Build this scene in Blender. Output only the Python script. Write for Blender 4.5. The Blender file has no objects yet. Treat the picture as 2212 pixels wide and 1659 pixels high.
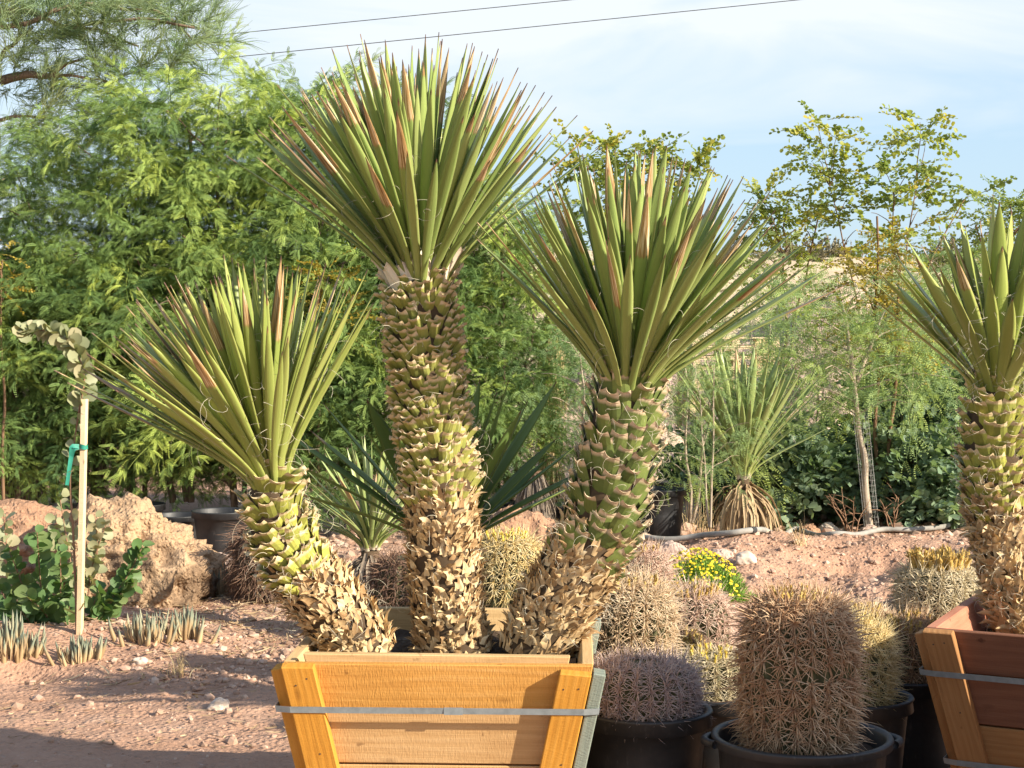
import bpy, math, random
import numpy as np
from mathutils import Vector, Matrix
R = math.radians
rng = np.random.default_rng(7)
random.seed(7)
scene = bpy.context.scene
COL = scene.collection

# ------------------------------------------------------------------ camera, sky, sun, exposure
CAM_Z, PITCH, FOC = 1.65, R(1.87), 4088.0 / 2500.0
cam_d = bpy.data.cameras.new('camera')
cam_d.sensor_width = 36.0
cam_d.lens = FOC * 36.0
cam_d.clip_start = 0.05
cam_d.clip_end = 2000
cam = bpy.data.objects.new('camera', cam_d)
cam.location = (0, 0, CAM_Z)
cam.rotation_euler = (math.pi / 2 - PITCH, 0, 0)
COL.objects.link(cam)
scene.camera = cam

SUN = Vector((0.795, -0.43, 0.43)).normalized()
sun_d = bpy.data.lights.new('sun', 'SUN')
sun_d.energy = 5.0
sun_d.angle = R(0.55)
sun_d.color = (1.0, 0.90, 0.74)
sun = bpy.data.objects.new('sun', sun_d)
sun.rotation_euler = (-SUN).to_track_quat('-Z', 'Y').to_euler()
sun.location = (20, -10, 12)
COL.objects.link(sun)

scene.view_settings.view_transform = 'Standard'
scene.view_settings.look = 'None'
scene.view_settings.gamma = 1
scene.view_settings.use_curve_mapping = False
scene.view_settings.exposure = 1.08

world = bpy.data.worlds.new('World')
scene.world = world
world.use_nodes = True


def make_world():
    nt = world.node_tree
    nt.nodes.clear()
    n = nt.nodes.new
    out = n('ShaderNodeOutputWorld')
    bg = n('ShaderNodeBackground')
    bg.inputs['Strength'].default_value = 0.132
    sky = n('ShaderNodeTexSky')
    sky.sky_type = 'NISHITA'
    sky.sun_disc = False
    sky.sun_elevation = math.asin(SUN.z)
    sky.sun_rotation = math.atan2(SUN.x, SUN.y)
    sky.air_density = 1.0
    sky.dust_density = 1.2
    tc = n('ShaderNodeTexCoord')
    sep = n('ShaderNodeSeparateXYZ')
    nt.links.new(tc.outputs['Generated'], sep.inputs[0])
    # hazy pale blue over the sky model
    base = n('ShaderNodeMix'); base.data_type = 'RGBA'
    low = n('ShaderNodeMapRange'); low.inputs[1].default_value = 0.24; low.inputs[2].default_value = 0.55
    low.inputs[3].default_value = 0.75; low.inputs[4].default_value = 0.0
    nt.links.new(sep.outputs['Z'], low.inputs[0])
    nt.links.new(low.outputs[0], base.inputs[0])
    nt.links.new(sky.outputs[0], base.inputs[6])
    base.inputs[7].default_value = (1.75, 2.48, 3.25, 1)
    mp = n('ShaderNodeMapping'); mp.inputs['Scale'].default_value = (2.3, 2.3, 9.5)
    mp.inputs['Location'].default_value = (0.35, 0.0, 1.15)
    mp.inputs['Rotation'].default_value = (0, R(7), 0)
    nt.links.new(tc.outputs['Generated'], mp.inputs[0])
    nz = n('ShaderNodeTexNoise'); nz.inputs['Scale'].default_value = 1.6; nz.inputs['Detail'].default_value = 9
    nz.inputs['Roughness'].default_value = 0.52; nz.inputs['Distortion'].default_value = 0.5
    nt.links.new(mp.outputs[0], nz.inputs['Vector'])
    hgt = n('ShaderNodeMapRange'); hgt.inputs[1].default_value = 0.06; hgt.inputs[2].default_value = 0.20
    hgt.inputs[3].default_value = -0.10; hgt.inputs[4].default_value = 0.115
    nt.links.new(sep.outputs['Z'], hgt.inputs[0])
    side = n('ShaderNodeMapRange'); side.inputs[1].default_value = -0.05; side.inputs[2].default_value = 0.30
    side.inputs[3].default_value = 0.05; side.inputs[4].default_value = -0.06
    nt.links.new(sep.outputs['X'], side.inputs[0])
    ad = n('ShaderNodeMath'); ad.operation = 'ADD'
    nt.links.new(nz.outputs[0], ad.inputs[0]); nt.links.new(hgt.outputs[0], ad.inputs[1])
    ad2 = n('ShaderNodeMath'); ad2.operation = 'ADD'
    nt.links.new(ad.outputs[0], ad2.inputs[0]); nt.links.new(side.outputs[0], ad2.inputs[1])
    rp = n('ShaderNodeValToRGB')
    rp.color_ramp.elements[0].position = 0.38; rp.color_ramp.elements[0].color = (0.04, 0.04, 0.04, 1)
    rp.color_ramp.elements[1].position = 0.66; rp.color_ramp.elements[1].color = (1, 1, 1, 1)
    nt.links.new(ad2.outputs[0], rp.inputs[0])
    mix = n('ShaderNodeMix'); mix.data_type = 'RGBA'
    cm = n('ShaderNodeMath'); cm.operation = 'MULTIPLY'
    nt.links.new(rp.outputs[0], cm.inputs[0]); nt.links.new(low.outputs[0], cm.inputs[1])
    cm2 = n('ShaderNodeMath'); cm2.operation = 'MULTIPLY'; cm2.inputs[1].default_value = 1.33
    nt.links.new(cm.outputs[0], cm2.inputs[0])
    nt.links.new(cm2.outputs[0], mix.inputs[0])
    nt.links.new(base.outputs[2], mix.inputs[6])
    mix.inputs[7].default_value = (3.35, 3.6, 3.8, 1)
    nt.links.new(mix.outputs[2], bg.inputs[0])
    nt.links.new(bg.outputs[0], out.inputs[0])


make_world()

# ------------------------------------------------------------------ picture helpers (display pixels 2212 x 1659 -> metres)
cp, sp = math.cos(PITCH), math.sin(PITCH)


def P(px, py, d):
    u = (px - 1106) / 2212 / FOC
    v = (829.5 - py) / 2212 / FOC
    rx, ry, rz = u, cp + sp * v, -sp + cp * v
    s = d / ry
    return Vector((rx * s, d, CAM_Z + rz * s))


def ppm(d):           # display pixels per metre at depth d
    return 2212 * FOC / d


# ------------------------------------------------------------------ value noise
def _hash(ix, iy, iz, seed):
    h = (ix.astype(np.int64) * 374761393 + iy.astype(np.int64) * 668265263 + iz.astype(np.int64) * 2147483647 + seed * 1274126177) & 0xffffffff
    h = ((h ^ (h >> 13)) * 1274126177) & 0xffffffff
    return ((h ^ (h >> 16)) & 0xffff) / 65535.0


def vnoise(x, y, z=0.0, seed=0):
    x = np.asarray(x, float); y = np.asarray(y, float); z = np.asarray(z, float) + x * 0
    xi, yi, zi = np.floor(x), np.floor(y), np.floor(z)
    fx, fy, fz = x - xi, y - yi, z - zi
    fx = fx * fx * (3 - 2 * fx); fy = fy * fy * (3 - 2 * fy); fz = fz * fz * (3 - 2 * fz)
    r = 0
    for a in (0, 1):
        for b in (0, 1):
            for c in (0, 1):
                w = (fx if a else 1 - fx) * (fy if b else 1 - fy) * (fz if c else 1 - fz)
                r = r + w * _hash(xi + a, yi + b, zi + c, seed)
    return r * 2 - 1


def fbm(x, y, z=0.0, seed=0, oct=4):
    r, a = 0, 1.0
    for i in range(oct):
        f = 2.03 ** i
        r = r + a * vnoise(np.asarray(x) * f, np.asarray(y) * f, np.asarray(z) * f, seed + i)
        a *= 0.5
    return r


# ------------------------------------------------------------------ mesh builder
def nrm(v):
    return v / np.maximum(np.linalg.norm(v, axis=-1, keepdims=True), 1e-9)


class MB:
    def __init__(self):
        self.v, self.f3, self.f4, self.a, self.n = [], [], [], [], 0
        self.cur, self.m3, self.m4 = 0, [], []

    def add(self, v, f, a=None):
        """v (N,3); f list of arrays (K,3) / (K,4); a (N,4) attribute"""
        v = np.asarray(v, float).reshape(-1, 3)
        if a is None:
            a = np.zeros((len(v), 4))
        a = np.broadcast_to(np.asarray(a, float), (len(v), 4))
        for g in f:
            g = np.asarray(g, np.int64)
            if len(g) == 0:
                continue
            (self.f3 if g.shape[1] == 3 else self.f4).append(g + self.n)
            (self.m3 if g.shape[1] == 3 else self.m4).append(np.full(len(g), self.cur))
        self.v.append(v); self.a.append(a); self.n += len(v)

    def inst(self, tv, tf, Rm, T, S=None, ta=None, g=None, b=None):
        """copies of a small template into this one mesh"""
        tv = np.asarray(tv, float)
        N, V = len(T), len(tv)
        Rm = np.asarray(Rm, float)
        if S is not None:
            S = np.asarray(S, float)
            Rm = Rm * (S[:, None, None] if S.ndim == 1 else S[:, None, :])
        v = np.einsum('nij,vj->nvi', Rm, tv) + np.asarray(T, float)[:, None, :]
        a = np.zeros((N, V, 4))
        if ta is not None:
            a[:] = ta[None]
        if g is not None:
            a[:, :, 1] = (a[:, :, 1] * 0.35 + np.asarray(g)[:, None]) if ta is not None else np.asarray(g)[:, None]
        if b is not None:
            a[:, :, 2] = np.asarray(b)[:, None]
        fs = []
        for q in tf:
            q = np.asarray(q, np.int64)
            fs.append((q[None] + (np.arange(N) * V)[:, None, None]).reshape(-1, q.shape[1]))
        self.add(v.reshape(-1, 3), fs, a.reshape(-1, 4))

    def tubes(self, paths, radii, sides=3, g=None, b=None, cap=False):
        paths = np.asarray(paths, float)
        if paths.ndim == 2:
            paths = paths[None]
        N, K, _ = paths.shape
        radii = np.broadcast_to(np.asarray(radii, float), (N, K))
        t = nrm(np.gradient(paths, axis=1))
        ch = nrm(paths[:, -1] - paths[:, 0])
        ref = np.where(np.abs(ch[:, 2:3]) < 0.8, np.array([[0, 0, 1.0]]), np.array([[1.0, 0.02, 0]]))
        s = nrm(np.cross(t, ref[:, None, :]))
        bb = np.cross(s, t)
        an = np.arange(sides) * 2 * math.pi / sides
        v = paths[:, :, None, :] + radii[:, :, None, None] * (np.cos(an)[None, None, :, None] * s[:, :, None, :] + np.sin(an)[None, None, :, None] * bb[:, :, None, :])
        idx = np.arange(N * K * sides).reshape(N, K, sides)
        nx = np.roll(idx, -1, axis=2)
        f = np.stack([idx[:, :-1], nx[:, :-1], nx[:, 1:], idx[:, 1:]], -1).reshape(-1, 4)
        a = np.zeros((N, K, sides, 4))
        a[..., 0] = np.linspace(0, 1, K)[None, :, None]
        if g is not None:
            a[..., 1] = np.asarray(g).reshape(-1, 1, 1)
        if b is not None:
            a[..., 2] = np.asarray(b).reshape(-1, 1, 1)
        a[..., 3] = (an / (2 * math.pi))[None, None, :]
        fs = [f]
        if cap:
            for row in (idx[:, 0], idx[:, -1]):
                for k in range(1, sides - 1):
                    fs.append(np.stack([row[:, 0], row[:, k], row[:, k + 1]], -1))
        self.add(v.reshape(-1, 3), fs, a.reshape(-1, 4))

    def ribbons(self, paths, widths, normals, fold=0.25, g=None, b=None):
        """three vertices across, folded along the middle"""
        paths = np.asarray(paths, float)
        N, K, _ = paths.shape
        widths = np.broadcast_to(np.asarray(widths, float), (N, K))
        t = nrm(np.gradient(paths, axis=1))
        nn = np.asarray(normals, float)
        if nn.ndim == 2:
            nn = np.broadcast_to(nn[:, None, :], (N, K, 3))
        s = nrm(np.cross(t, nn))
        nn = np.cross(s, t)
        w = widths[:, :, None]
        v = np.stack([paths - s * w / 2 + nn * w * fold, paths, paths + s * w / 2 + nn * w * fold], 2)
        idx = np.arange(N * K * 3).reshape(N, K, 3)
        f = np.stack([idx[:, :-1, :-1], idx[:, :-1, 1:], idx[:, 1:, 1:], idx[:, 1:, :-1]], -1).reshape(-1, 4)
        a = np.zeros((N, K, 3, 4))
        a[..., 0] = np.linspace(0, 1, K)[None, :, None]
        if g is not None:
            a[..., 1] = np.asarray(g).reshape(-1, 1, 1)
        if b is not None:
            a[..., 2] = np.asarray(b).reshape(-1, 1, 1)
        a[..., 3] = np.array([0, .5, 1])[None, None, :]
        self.add(v.reshape(-1, 3), [f], a.reshape(-1, 4))

    def mesh(self, name, origin=(0, 0, 0), smooth=True):
        v = np.concatenate(self.v) - np.asarray(origin, float)[None]
        a = np.concatenate(self.a)
        f4 = np.concatenate(self.f4) if self.f4 else np.zeros((0, 4), np.int64)
        f3 = np.concatenate(self.f3) if self.f3 else np.zeros((0, 3), np.int64)
        me = bpy.data.meshes.new(name)
        me.vertices.add(len(v)); me.vertices.foreach_set('co', v.astype(np.float32).ravel())
        nl = f4.size + f3.size
        me.loops.add(nl)
        me.loops.foreach_set('vertex_index', np.concatenate([f4.ravel(), f3.ravel()]).astype(np.int32))
        npol = len(f4) + len(f3)
        me.polygons.add(npol)
        st = np.concatenate([np.arange(len(f4)) * 4, f4.size + np.arange(len(f3)) * 3])
        me.polygons.foreach_set('loop_start', st.astype(np.int32))
        me.polygons.foreach_set('use_smooth', np.full(npol, smooth))
        me.polygons.foreach_set('material_index', np.concatenate(self.m4 + self.m3).astype(np.int32))
        at = me.attributes.new('va', 'FLOAT_COLOR', 'POINT')
        at.data.foreach_set('color', a.astype(np.float32).ravel())
        me.update(calc_edges=True)
        return me


def link(name, data, parent=None, mat=None):
    o = bpy.data.objects.new(name, data)
    COL.objects.link(o)
    if mat is not None and data is not None:
        for m_ in (mat if isinstance(mat, (list, tuple)) else [mat]):
            data.materials.append(m_)
    if parent is not None:
        o.parent = parent
    return o


def part(name, mb, mat, parent, smooth=True):
    """a mesh given in world coordinates, hung under its (unrotated) thing"""
    return link(name, mb.mesh(name, wloc(parent), smooth), parent, mat)


def wloc(o):
    p = Vector((0, 0, 0))
    while o is not None:
        p = p + o.location
        o = o.parent
    return p


def tag(o, label, cat, group=None, kind=None):
    if label: o['label'] = label
    if cat: o['category'] = cat
    if group: o['group'] = group
    if kind: o['kind'] = kind
    return o


def thing(name, label, cat, loc, group=None, rotz=0.0):
    o = bpy.data.objects.new(name, None)
    o.empty_display_size = 0.1
    COL.objects.link(o)
    o.location = loc
    o.rotation_euler = (0, 0, rotz)
    return tag(o, label, cat, group)


def solo(name, mb, mat, label, cat, loc, group=None, smooth=True):
    o = link(name, mb.mesh(name, loc, smooth), None, mat)
    o.location = loc
    return tag(o, label, cat, group)


def dup(root, loc, rotz=0.0, sc=(1, 1, 1), label=None, tilt=(0, 0)):
    r = root.copy(); COL.objects.link(r)
    r.location = loc
    r.rotation_euler = (tilt[0], tilt[1], rotz)
    r.scale = sc
    if label: r['label'] = label
    for ch in list(root.children):
        c = ch.copy(); COL.objects.link(c); c.parent = r
        for gch in ch.children:
            d = gch.copy(); COL.objects.link(d); d.parent = c
    return r


# ------------------------------------------------------------------ materials
class NT:
    def __init__(self, name):
        self.m = bpy.data.materials.new(name)
        self.m.use_nodes = True
        self.t = self.m.node_tree
        self.t.nodes.clear()
        self.out = self.t.nodes.new('ShaderNodeOutputMaterial')

    def n(self, typ, ins=None, **kw):
        nd = self.t.nodes.new('ShaderNode' + typ)
        for k, v in kw.items():
            setattr(nd, k, v)
        for k, v in (ins or {}).items():
            self.set(nd.inputs[k], v)
        return nd

    def set(self, sock, v):
        if isinstance(v, bpy.types.NodeSocket):
            self.t.links.new(v, sock)
        elif isinstance(v, (tuple, list)) and len(v) == 3 and sock.type == 'RGBA':
            sock.default_value = (*v, 1)
        else:
            sock.default_value = v

    def math(self, op, a, b=None, clamp=False):
        nd = self.n('Math', operation=op, use_clamp=clamp)
        self.set(nd.inputs[0], a)
        if b is not None: self.set(nd.inputs[1], b)
        return nd.outputs[0]

    def mix(self, f, a, b, typ='MIX'):
        nd = self.n('Mix', data_type='RGBA', blend_type=typ)
        self.set(nd.inputs[0], f); self.set(nd.inputs[6], a); self.set(nd.inputs[7], b)
        return nd.outputs[2]

    def ramp(self, f, stops, interp='LINEAR'):
        nd = self.n('ValToRGB')
        cr = nd.color_ramp; cr.interpolation = interp
        while len(cr.elements) < len(stops): cr.elements.new(0.5)
        for e, (p, c) in zip(cr.elements, stops):
            e.position = p
            e.color = (*c, 1) if not isinstance(c, (int, float)) else (c, c, c, 1)
        self.set(nd.inputs[0], f)
        return nd.outputs[0]

    def step(self, v, lo, hi):
        nd = self.n('MapRange', clamp=True)
        self.set(nd.inputs[0], v); self.set(nd.inputs[1], lo); self.set(nd.inputs[2], hi)
        return nd.outputs[0]

    def noise(self, scale, detail=4, rough=.55, vec=None, dist=0.0):
        nd = self.n('TexNoise', {'Scale': scale, 'Detail': detail, 'Roughness': rough, 'Distortion': dist})
        if vec is not None: self.set(nd.inputs['Vector'], vec)
        return nd.outputs[0]

    def obj(self, scale=(1, 1, 1), loc=(0, 0, 0)):
        tc = self.n('TexCoord')
        mp = self.n('Mapping', {'Vector': tc.outputs['Object'], 'Scale': scale, 'Location': loc})
        return mp.outputs[0]

    def va(self):
        nd = self.n('Attribute', attribute_name='va')
        s = self.n('SeparateXYZ', {0: nd.outputs['Vector']})
        return s.outputs[0], s.outputs[1], s.outputs[2], nd.outputs['Alpha']

    def bump(self, h, strength=.5, dist=.01):
        return self.n('Bump', {'Height': h, 'Strength': strength, 'Distance': dist}).outputs[0]

    def finish(self, col, rough=.8, bump=None, spec=.3, trans=0.0, tcol=None, coat=0):
        b = self.n('BsdfPrincipled', {'Base Color': col, 'Roughness': rough, 'Specular IOR Level': spec})
        if bump is not None: self.set(b.inputs['Normal'], bump)
        res = b.outputs[0]
        if trans > 0:
            tr = self.n('BsdfTranslucent', {'Color': tcol if tcol is not None else col})
            mx = self.n('MixShader', {0: trans, 1: res, 2: tr.outputs[0]})
            res = mx.outputs[0]
        self.t.links.new(res, self.out.inputs[0])
        return self.m


M = {}


def leaf_mat(name, c1, c2, c3, trans=.35, rough=.5, spec=.3):
    k = NT(name)
    t, g, b, a = k.va()
    r = k.n('ObjectInfo').outputs['Random']
    f = k.math('ADD', k.math('MULTIPLY', g, .8), k.math('MULTIPLY', r, .25))
    nz = k.noise(1.3, 2, vec=k.obj())
    f = k.math('ADD', f, k.math('MULTIPLY', k.math('SUBTRACT', nz, .5), .7))
    col = k.ramp(f, [(0.0, c1), (0.5, c2), (0.97, c3)])
    tc = k.mix(1.0, col, (1.5, 1.55, .75), 'MULTIPLY')
    M[name] = k.finish(col, rough, None, spec, trans, tc)


leaf_mat('mesquite_leaf', (.07, .13, .045), (.19, .28, .08), (.42, .50, .11), trans=.17, rough=.6, spec=.15)
leaf_mat('mesquite_grey_leaf', (.15, .235, .11), (.235, .33, .14), (.36, .44, .13), trans=.32, rough=.6, spec=.15)
leaf_mat('olive_leaf', (.14, .20, .06), (.27, .31, .07), (.46, .38, .07), trans=.4)
leaf_mat('golden_leaf', (.19, .16, .04), (.33, .26, .05), (.46, .33, .05), trans=.35)
leaf_mat('needle_leaf', (.13, .20, .10), (.19, .26, .13), (.28, .31, .15), trans=.3)
leaf_mat('silver_leaf', (.14, .21, .13), (.20, .28, .17), (.31, .37, .23), trans=.3)
leaf_mat('blue_leaf', (.06, .115, .075), (.085, .15, .095), (.14, .20, .11), trans=.25)
leaf_mat('round_leaf', (.20, .225, .125), (.28, .29, .165), (.36, .31, .19), trans=.25)
leaf_mat('dark_round_leaf', (.075, .14, .05), (.10, .18, .06), (.17, .22, .08), trans=.3)
leaf_mat('scrub_leaf', (.10, .10, .06), (.17, .15, .09), (.24, .20, .11), trans=.2)


def bark_mat(name, c1, c2, sc=(14, 14, 3)):
    k = NT(name)
    nz = k.noise(3.0, 5, .6, k.obj(sc))
    col = k.ramp(nz, [(.3, c1), (.7, c2)])
    M[name] = k.finish(col, .9, k.bump(nz, .6, .01), .1)


bark_mat('bark', (.12, .085, .06), (.27, .20, .14))
bark_mat('pale_bark', (.28, .22, .16), (.46, .38, .29))
bark_mat('brown_bark', (.13, .075, .045), (.24, .15, .09))
bark_mat('red_bark', (.20, .115, .07), (.33, .20, .125))
bark_mat('grey_pipe', (.20, .19, .17), (.34, .32, .29), (3, 3, 3))


def yucca_mat(name, g1, g2, g3, spec=.45, rough=.38):
    k = NT(name)
    t, g, b, a = k.va()
    tc = k.n('TexCoord')
    cmb = k.n('CombineXYZ', {0: k.math('MULTIPLY', a, 9.0), 1: k.math('MULTIPLY', t, 2.2), 2: k.math('MULTIPLY', g, 57.0)})
    nz = k.noise(2.0, 4, .6, cmb.outputs[0])
    green = k.ramp(k.math('ADD', k.math('MULTIPLY', g, .65), k.math('MULTIPLY', nz, .35)), [(.1, g1), (.5, g2), (.95, g3)])
    edge = k.math('ABSOLUTE', k.math('SUBTRACT', k.math('FRACT', k.math('MULTIPLY', a, 2.0)), .5))
    green = k.mix(k.math('MULTIPLY', k.step(edge, .42, .5), .55), green, (.36, .30, .13))
    green = k.mix(k.math('MULTIPLY', k.step(t, .30, .0), .55), green, (.33, .34, .095))
    dryc = k.ramp(nz, [(.34, (.17, .085, .03)), (.5, (.43, .27, .11)), (.62, (.72, .58, .38))])
    lim = k.math('ADD', b, k.math('MULTIPLY', k.math('SUBTRACT', nz, .5), .09))
    col = k.mix(k.step(k.math('SUBTRACT', t, lim), 0.0, .012), green, dryc)
    col = k.mix(k.step(t, .965, .985), col, (.16, .085, .06))
    col = k.mix(k.step(t, .045, .02), col, (.60, .52, .38))
    bp = k.bump(nz, .25, .004)
    M[name] = k.finish(col, rough, bp, spec, .12)


yucca_mat('yucca_leaf', (.175, .25, .066), (.285, .365, .105), (.40, .455, .16))
yucca_mat('yucca_yellow_leaf', (.21, .265, .06), (.305, .365, .09), (.41, .45, .14))
yucca_mat('yucca_dark_leaf', (.12, .20, .055), (.165, .25, .065), (.22, .30, .085), .15, .6)
yucca_mat('yucca_pale_leaf', (.20, .27, .10), (.28, .35, .12), (.38, .43, .17))


def scale_mat(name, c1, c2, tip):
    k = NT(name)
    t, g, b, a = k.va()
    nz = k.noise(38, 4, .6, k.obj())
    col = k.ramp(k.math('ADD', k.math('MULTIPLY', g, .6), k.math('MULTIPLY', nz, .4)), [(.15, c1), (.85, c2)])
    col = k.mix(k.step(k.math('ADD', t, k.math('MULTIPLY', nz, .12)), .84, .97), col, tip)
    col = k.mix(k.step(k.math('ADD', t, k.math('MULTIPLY', nz, .3)), .28, .04), col, (.16, .105, .055))
    M[name] = k.finish(col, .6, k.bump(nz, .4, .004), .25)


scale_mat('trunk_scale', (.19, .205, .05), (.39, .385, .10), (.64, .51, .33))
scale_mat('trunk_scale_yellow', (.20, .21, .045), (.40, .40, .08), (.60, .48, .29))
scale_mat('trunk_scale_dark', (.095, .13, .035), (.19, .23, .06), (.55, .42, .28))


def fibre_mat(name, c1, c2, c3, trans=.1):
    k = NT(name)
    t, g, b, a = k.va()
    nz = k.noise(60, 3, .6, k.obj())
    col = k.ramp(k.math('ADD', k.math('MULTIPLY', g, .65), k.math('MULTIPLY', nz, .35)), [(.15, c1), (.5, c2), (.9, c3)])
    M[name] = k.finish(col, .8, None, .15, trans)


fibre_mat('dry_flap', (.30, .18, .085), (.56, .40, .21), (.74, .60, .37))
fibre_mat('dry_skirt', (.22, .15, .09), (.42, .30, .17), (.56, .43, .27))
fibre_mat('grey_skirt', (.13, .105, .08), (.25, .20, .15), (.40, .34, .26))
fibre_mat('curl_fibre', (.55, .48, .36), (.66, .60, .46), (.74, .70, .58))
fibre_mat('pale_base', (.58, .48, .34), (.74, .66, .53), (.82, .77, .67))
fibre_mat('straw', (.45, .32, .15), (.58, .43, .22), (.68, .55, .33))
fibre_mat('trunk_core', (.05, .033, .02), (.09, .06, .035), (.14, .10, .06))
fibre_mat('fruit', (.30, .19, .05), (.48, .32, .09), (.62, .46, .17))
fibre_mat('fresh_fruit', (.55, .38, .06), (.66, .50, .08), (.75, .62, .12))
fibre_mat('cactus_body', (.07, .075, .035), (.10, .10, .05), (.14, .13, .07))


def spine_mat(name, c0, c1, c2, c3):
    k = NT(name)
    t, g, b, a = k.va()
    col = k.ramp(g, [(.05, c1), (.5, c2), (.95, c3)])
    col = k.mix(k.step(t, .45, 0), col, c0)
    M[name] = k.finish(col, .6, None, .25, .08)


spine_mat('spine_brown', (.28, .15, .08), (.38, .21, .115), (.52, .34, .20), (.72, .56, .38))
spine_mat('spine_tan', (.42, .28, .15), (.60, .42, .25), (.72, .55, .36), (.80, .68, .50))
spine_mat('spine_pink', (.46, .30, .22), (.56, .36, .28), (.69, .50, .38), (.80, .66, .53))
spine_mat('spine_mauve', (.32, .22, .20), (.44, .32, .29), (.55, .43, .39), (.66, .56, .51))
spine_mat('spine_yellow', (.50, .35, .13), (.66, .49, .20), (.75, .60, .30), (.82, .73, .48))
spine_mat('spine_pale', (.44, .36, .19), (.58, .48, .29), (.70, .60, .40), (.78, .70, .52))
spine_mat('spine_dark', (.12, .07, .045), (.17, .10, .07), (.25, .15, .10), (.35, .23, .16))


def wood_mat(name, c1, c2, c3, rough_cut=.6, ring=8.0):
    k = NT(name)
    r = k.n('ObjectInfo').outputs['Random']
    tc = k.n('TexCoord')
    off = k.n('CombineXYZ', {0: k.math('MULTIPLY', r, 37.0), 1: k.math('MULTIPLY', r, 11.0), 2: k.math('MULTIPLY', r, 23.0)})
    v = k.n('VectorMath', {0: tc.outputs['Object'], 1: off.outputs[0]}, operation='ADD').outputs[0]
    warp = k.noise(2.2, 3, .5, k.n('Mapping', {'Vector': v, 'Scale': (.9, 5, 5)}).outputs[0])
    ringv = k.math('SINE', k.math('ADD', k.math('MULTIPLY', k.n('SeparateXYZ', {0: v}).outputs[1], ring * 22), k.math('MULTIPLY', warp, 15.0)))
    fine = k.noise(1.0, 5, .65, k.n('Mapping', {'Vector': v, 'Scale': (7, 190, 190)}).outputs[0])
    saw = k.noise(1.0, 3, .6, k.n('Mapping', {'Vector': v, 'Scale': (230, 45, 60)}).outputs[0])
    blot = k.noise(3.2, 3, .5, v)
    f = k.math('ADD', k.math('MULTIPLY', ringv, .05), k.math('ADD', k.math('MULTIPLY', fine, .45), k.math('MULTIPLY', blot, .55)))
    col = k.ramp(f, [(.24, c1), (.5, c2), (.78, c3)])
    kn = k.n('TexVoronoi', {'Vector': k.n('Mapping', {'Vector': v, 'Scale': (3.2, 8.5, 3)}).outputs[0], 'Scale': 1.0}).outputs[0]
    col = k.mix(k.math('MULTIPLY', k.step(kn, .10, .03), .45), col, (c1[0] * .45, c1[1] * .4, c1[2] * .4))
    speck = k.noise(26, 2, .5, v)
    col = k.mix(k.math('MULTIPLY', k.step(speck, .70, .78), .6), col, (c1[0] * .35, c1[1] * .3, c1[2] * .3))
    h = k.math('ADD', k.math('MULTIPLY', saw, rough_cut), k.math('ADD', k.math('MULTIPLY', fine, .35), k.math('MULTIPLY', ringv, .06)))
    M[name] = k.finish(col, .75, k.bump(h, .55, .006), .2)


wood_mat('orange_wood', (.38, .17, .034), (.50, .25, .06), (.60, .335, .11), .75)
wood_mat('honey_wood', (.38, .215, .085), (.48, .295, .13), (.57, .38, .19), .5)
wood_mat('tan_wood', (.40, .25, .11), (.52, .35, .17), (.62, .45, .24), .3)
wood_mat('amber_wood', (.36, .15, .020), (.49, .225, .032), (.60, .31, .065), .25, 13.0)
wood_mat('grey_wood', (.13, .155, .125), (.20, .23, .19), (.29, .31, .25), .6)
wood_mat('red_wood', (.12, .048, .027), (.17, .072, .040), (.23, .105, .06), .25)
wood_mat('pink_wood', (.33, .13, .075), (.42, .18, .11), (.50, .25, .16), .2)
wood_mat('brown_wood', (.25, .115, .042), (.34, .17, .065), (.42, .23, .10), .3, 13.0)
wood_mat('stake_wood', (.52, .37, .22), (.62, .46, .29), (.70, .56, .38), .2)
wood_mat('post_wood', (.22, .16, .105), (.32, .245, .17), (.42, .34, .25), .3)
wood_mat('pallet_wood', (.46, .33, .19), (.60, .46, .29), (.70, .57, .39), .3)


def plain(name, c1, c2, scale, rough, bump=.3, spec=.4, bd=.003):
    k = NT(name)
    nz = k.noise(scale, 5, .6, k.obj())
    col = k.ramp(nz, [(.3, c1), (.7, c2)])
    M[name] = k.finish(col, rough, k.bump(nz, bump, bd), spec)


def pot_mat():
    k = NT('black_plastic')
    nz = k.noise(7, 5, .65, k.obj())
    sc = k.noise(55, 3, .6, k.obj((1, 1, .35)))
    dust = k.math('MULTIPLY', k.step(nz, .45, .75), .4)
    col = k.mix(dust, (.016, .017, .019), (.06, .06, .062))
    col = k.mix(k.math('MULTIPLY', k.step(sc, .60, .75), .35), col, (.11, .105, .10))
    M['black_plastic'] = k.finish(col, k.math('ADD', .38, k.math('MULTIPLY', nz, .3)), k.bump(nz, .15, .004), .5)


pot_mat()
plain('strap_steel', (.15, .17, .175), (.22, .245, .25), 40, .42, .05, .6)
plain('rust', (.05, .03, .02), (.10, .06, .04), 60, .7, .1)
plain('green_tape', (.02, .20, .14), (.035, .27, .19), 20, .5, .1, .4)
plain('cable_black', (.03, .03, .035), (.05, .05, .05), 10, .6, .0)
plain('wire_steel', (.35, .35, .33), (.5, .5, .47), 30, .5, .0)
plain('yellow_flower', (.62, .46, .015), (.78, .60, .03), 40, .6, .0)
plain('fern_green', (.12, .23, .02), (.20, .34, .04), 40, .6, .0)
plain('aloe_skin', (.17, .20, .15), (.27, .29, .21), 30, .55, .1)


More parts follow.
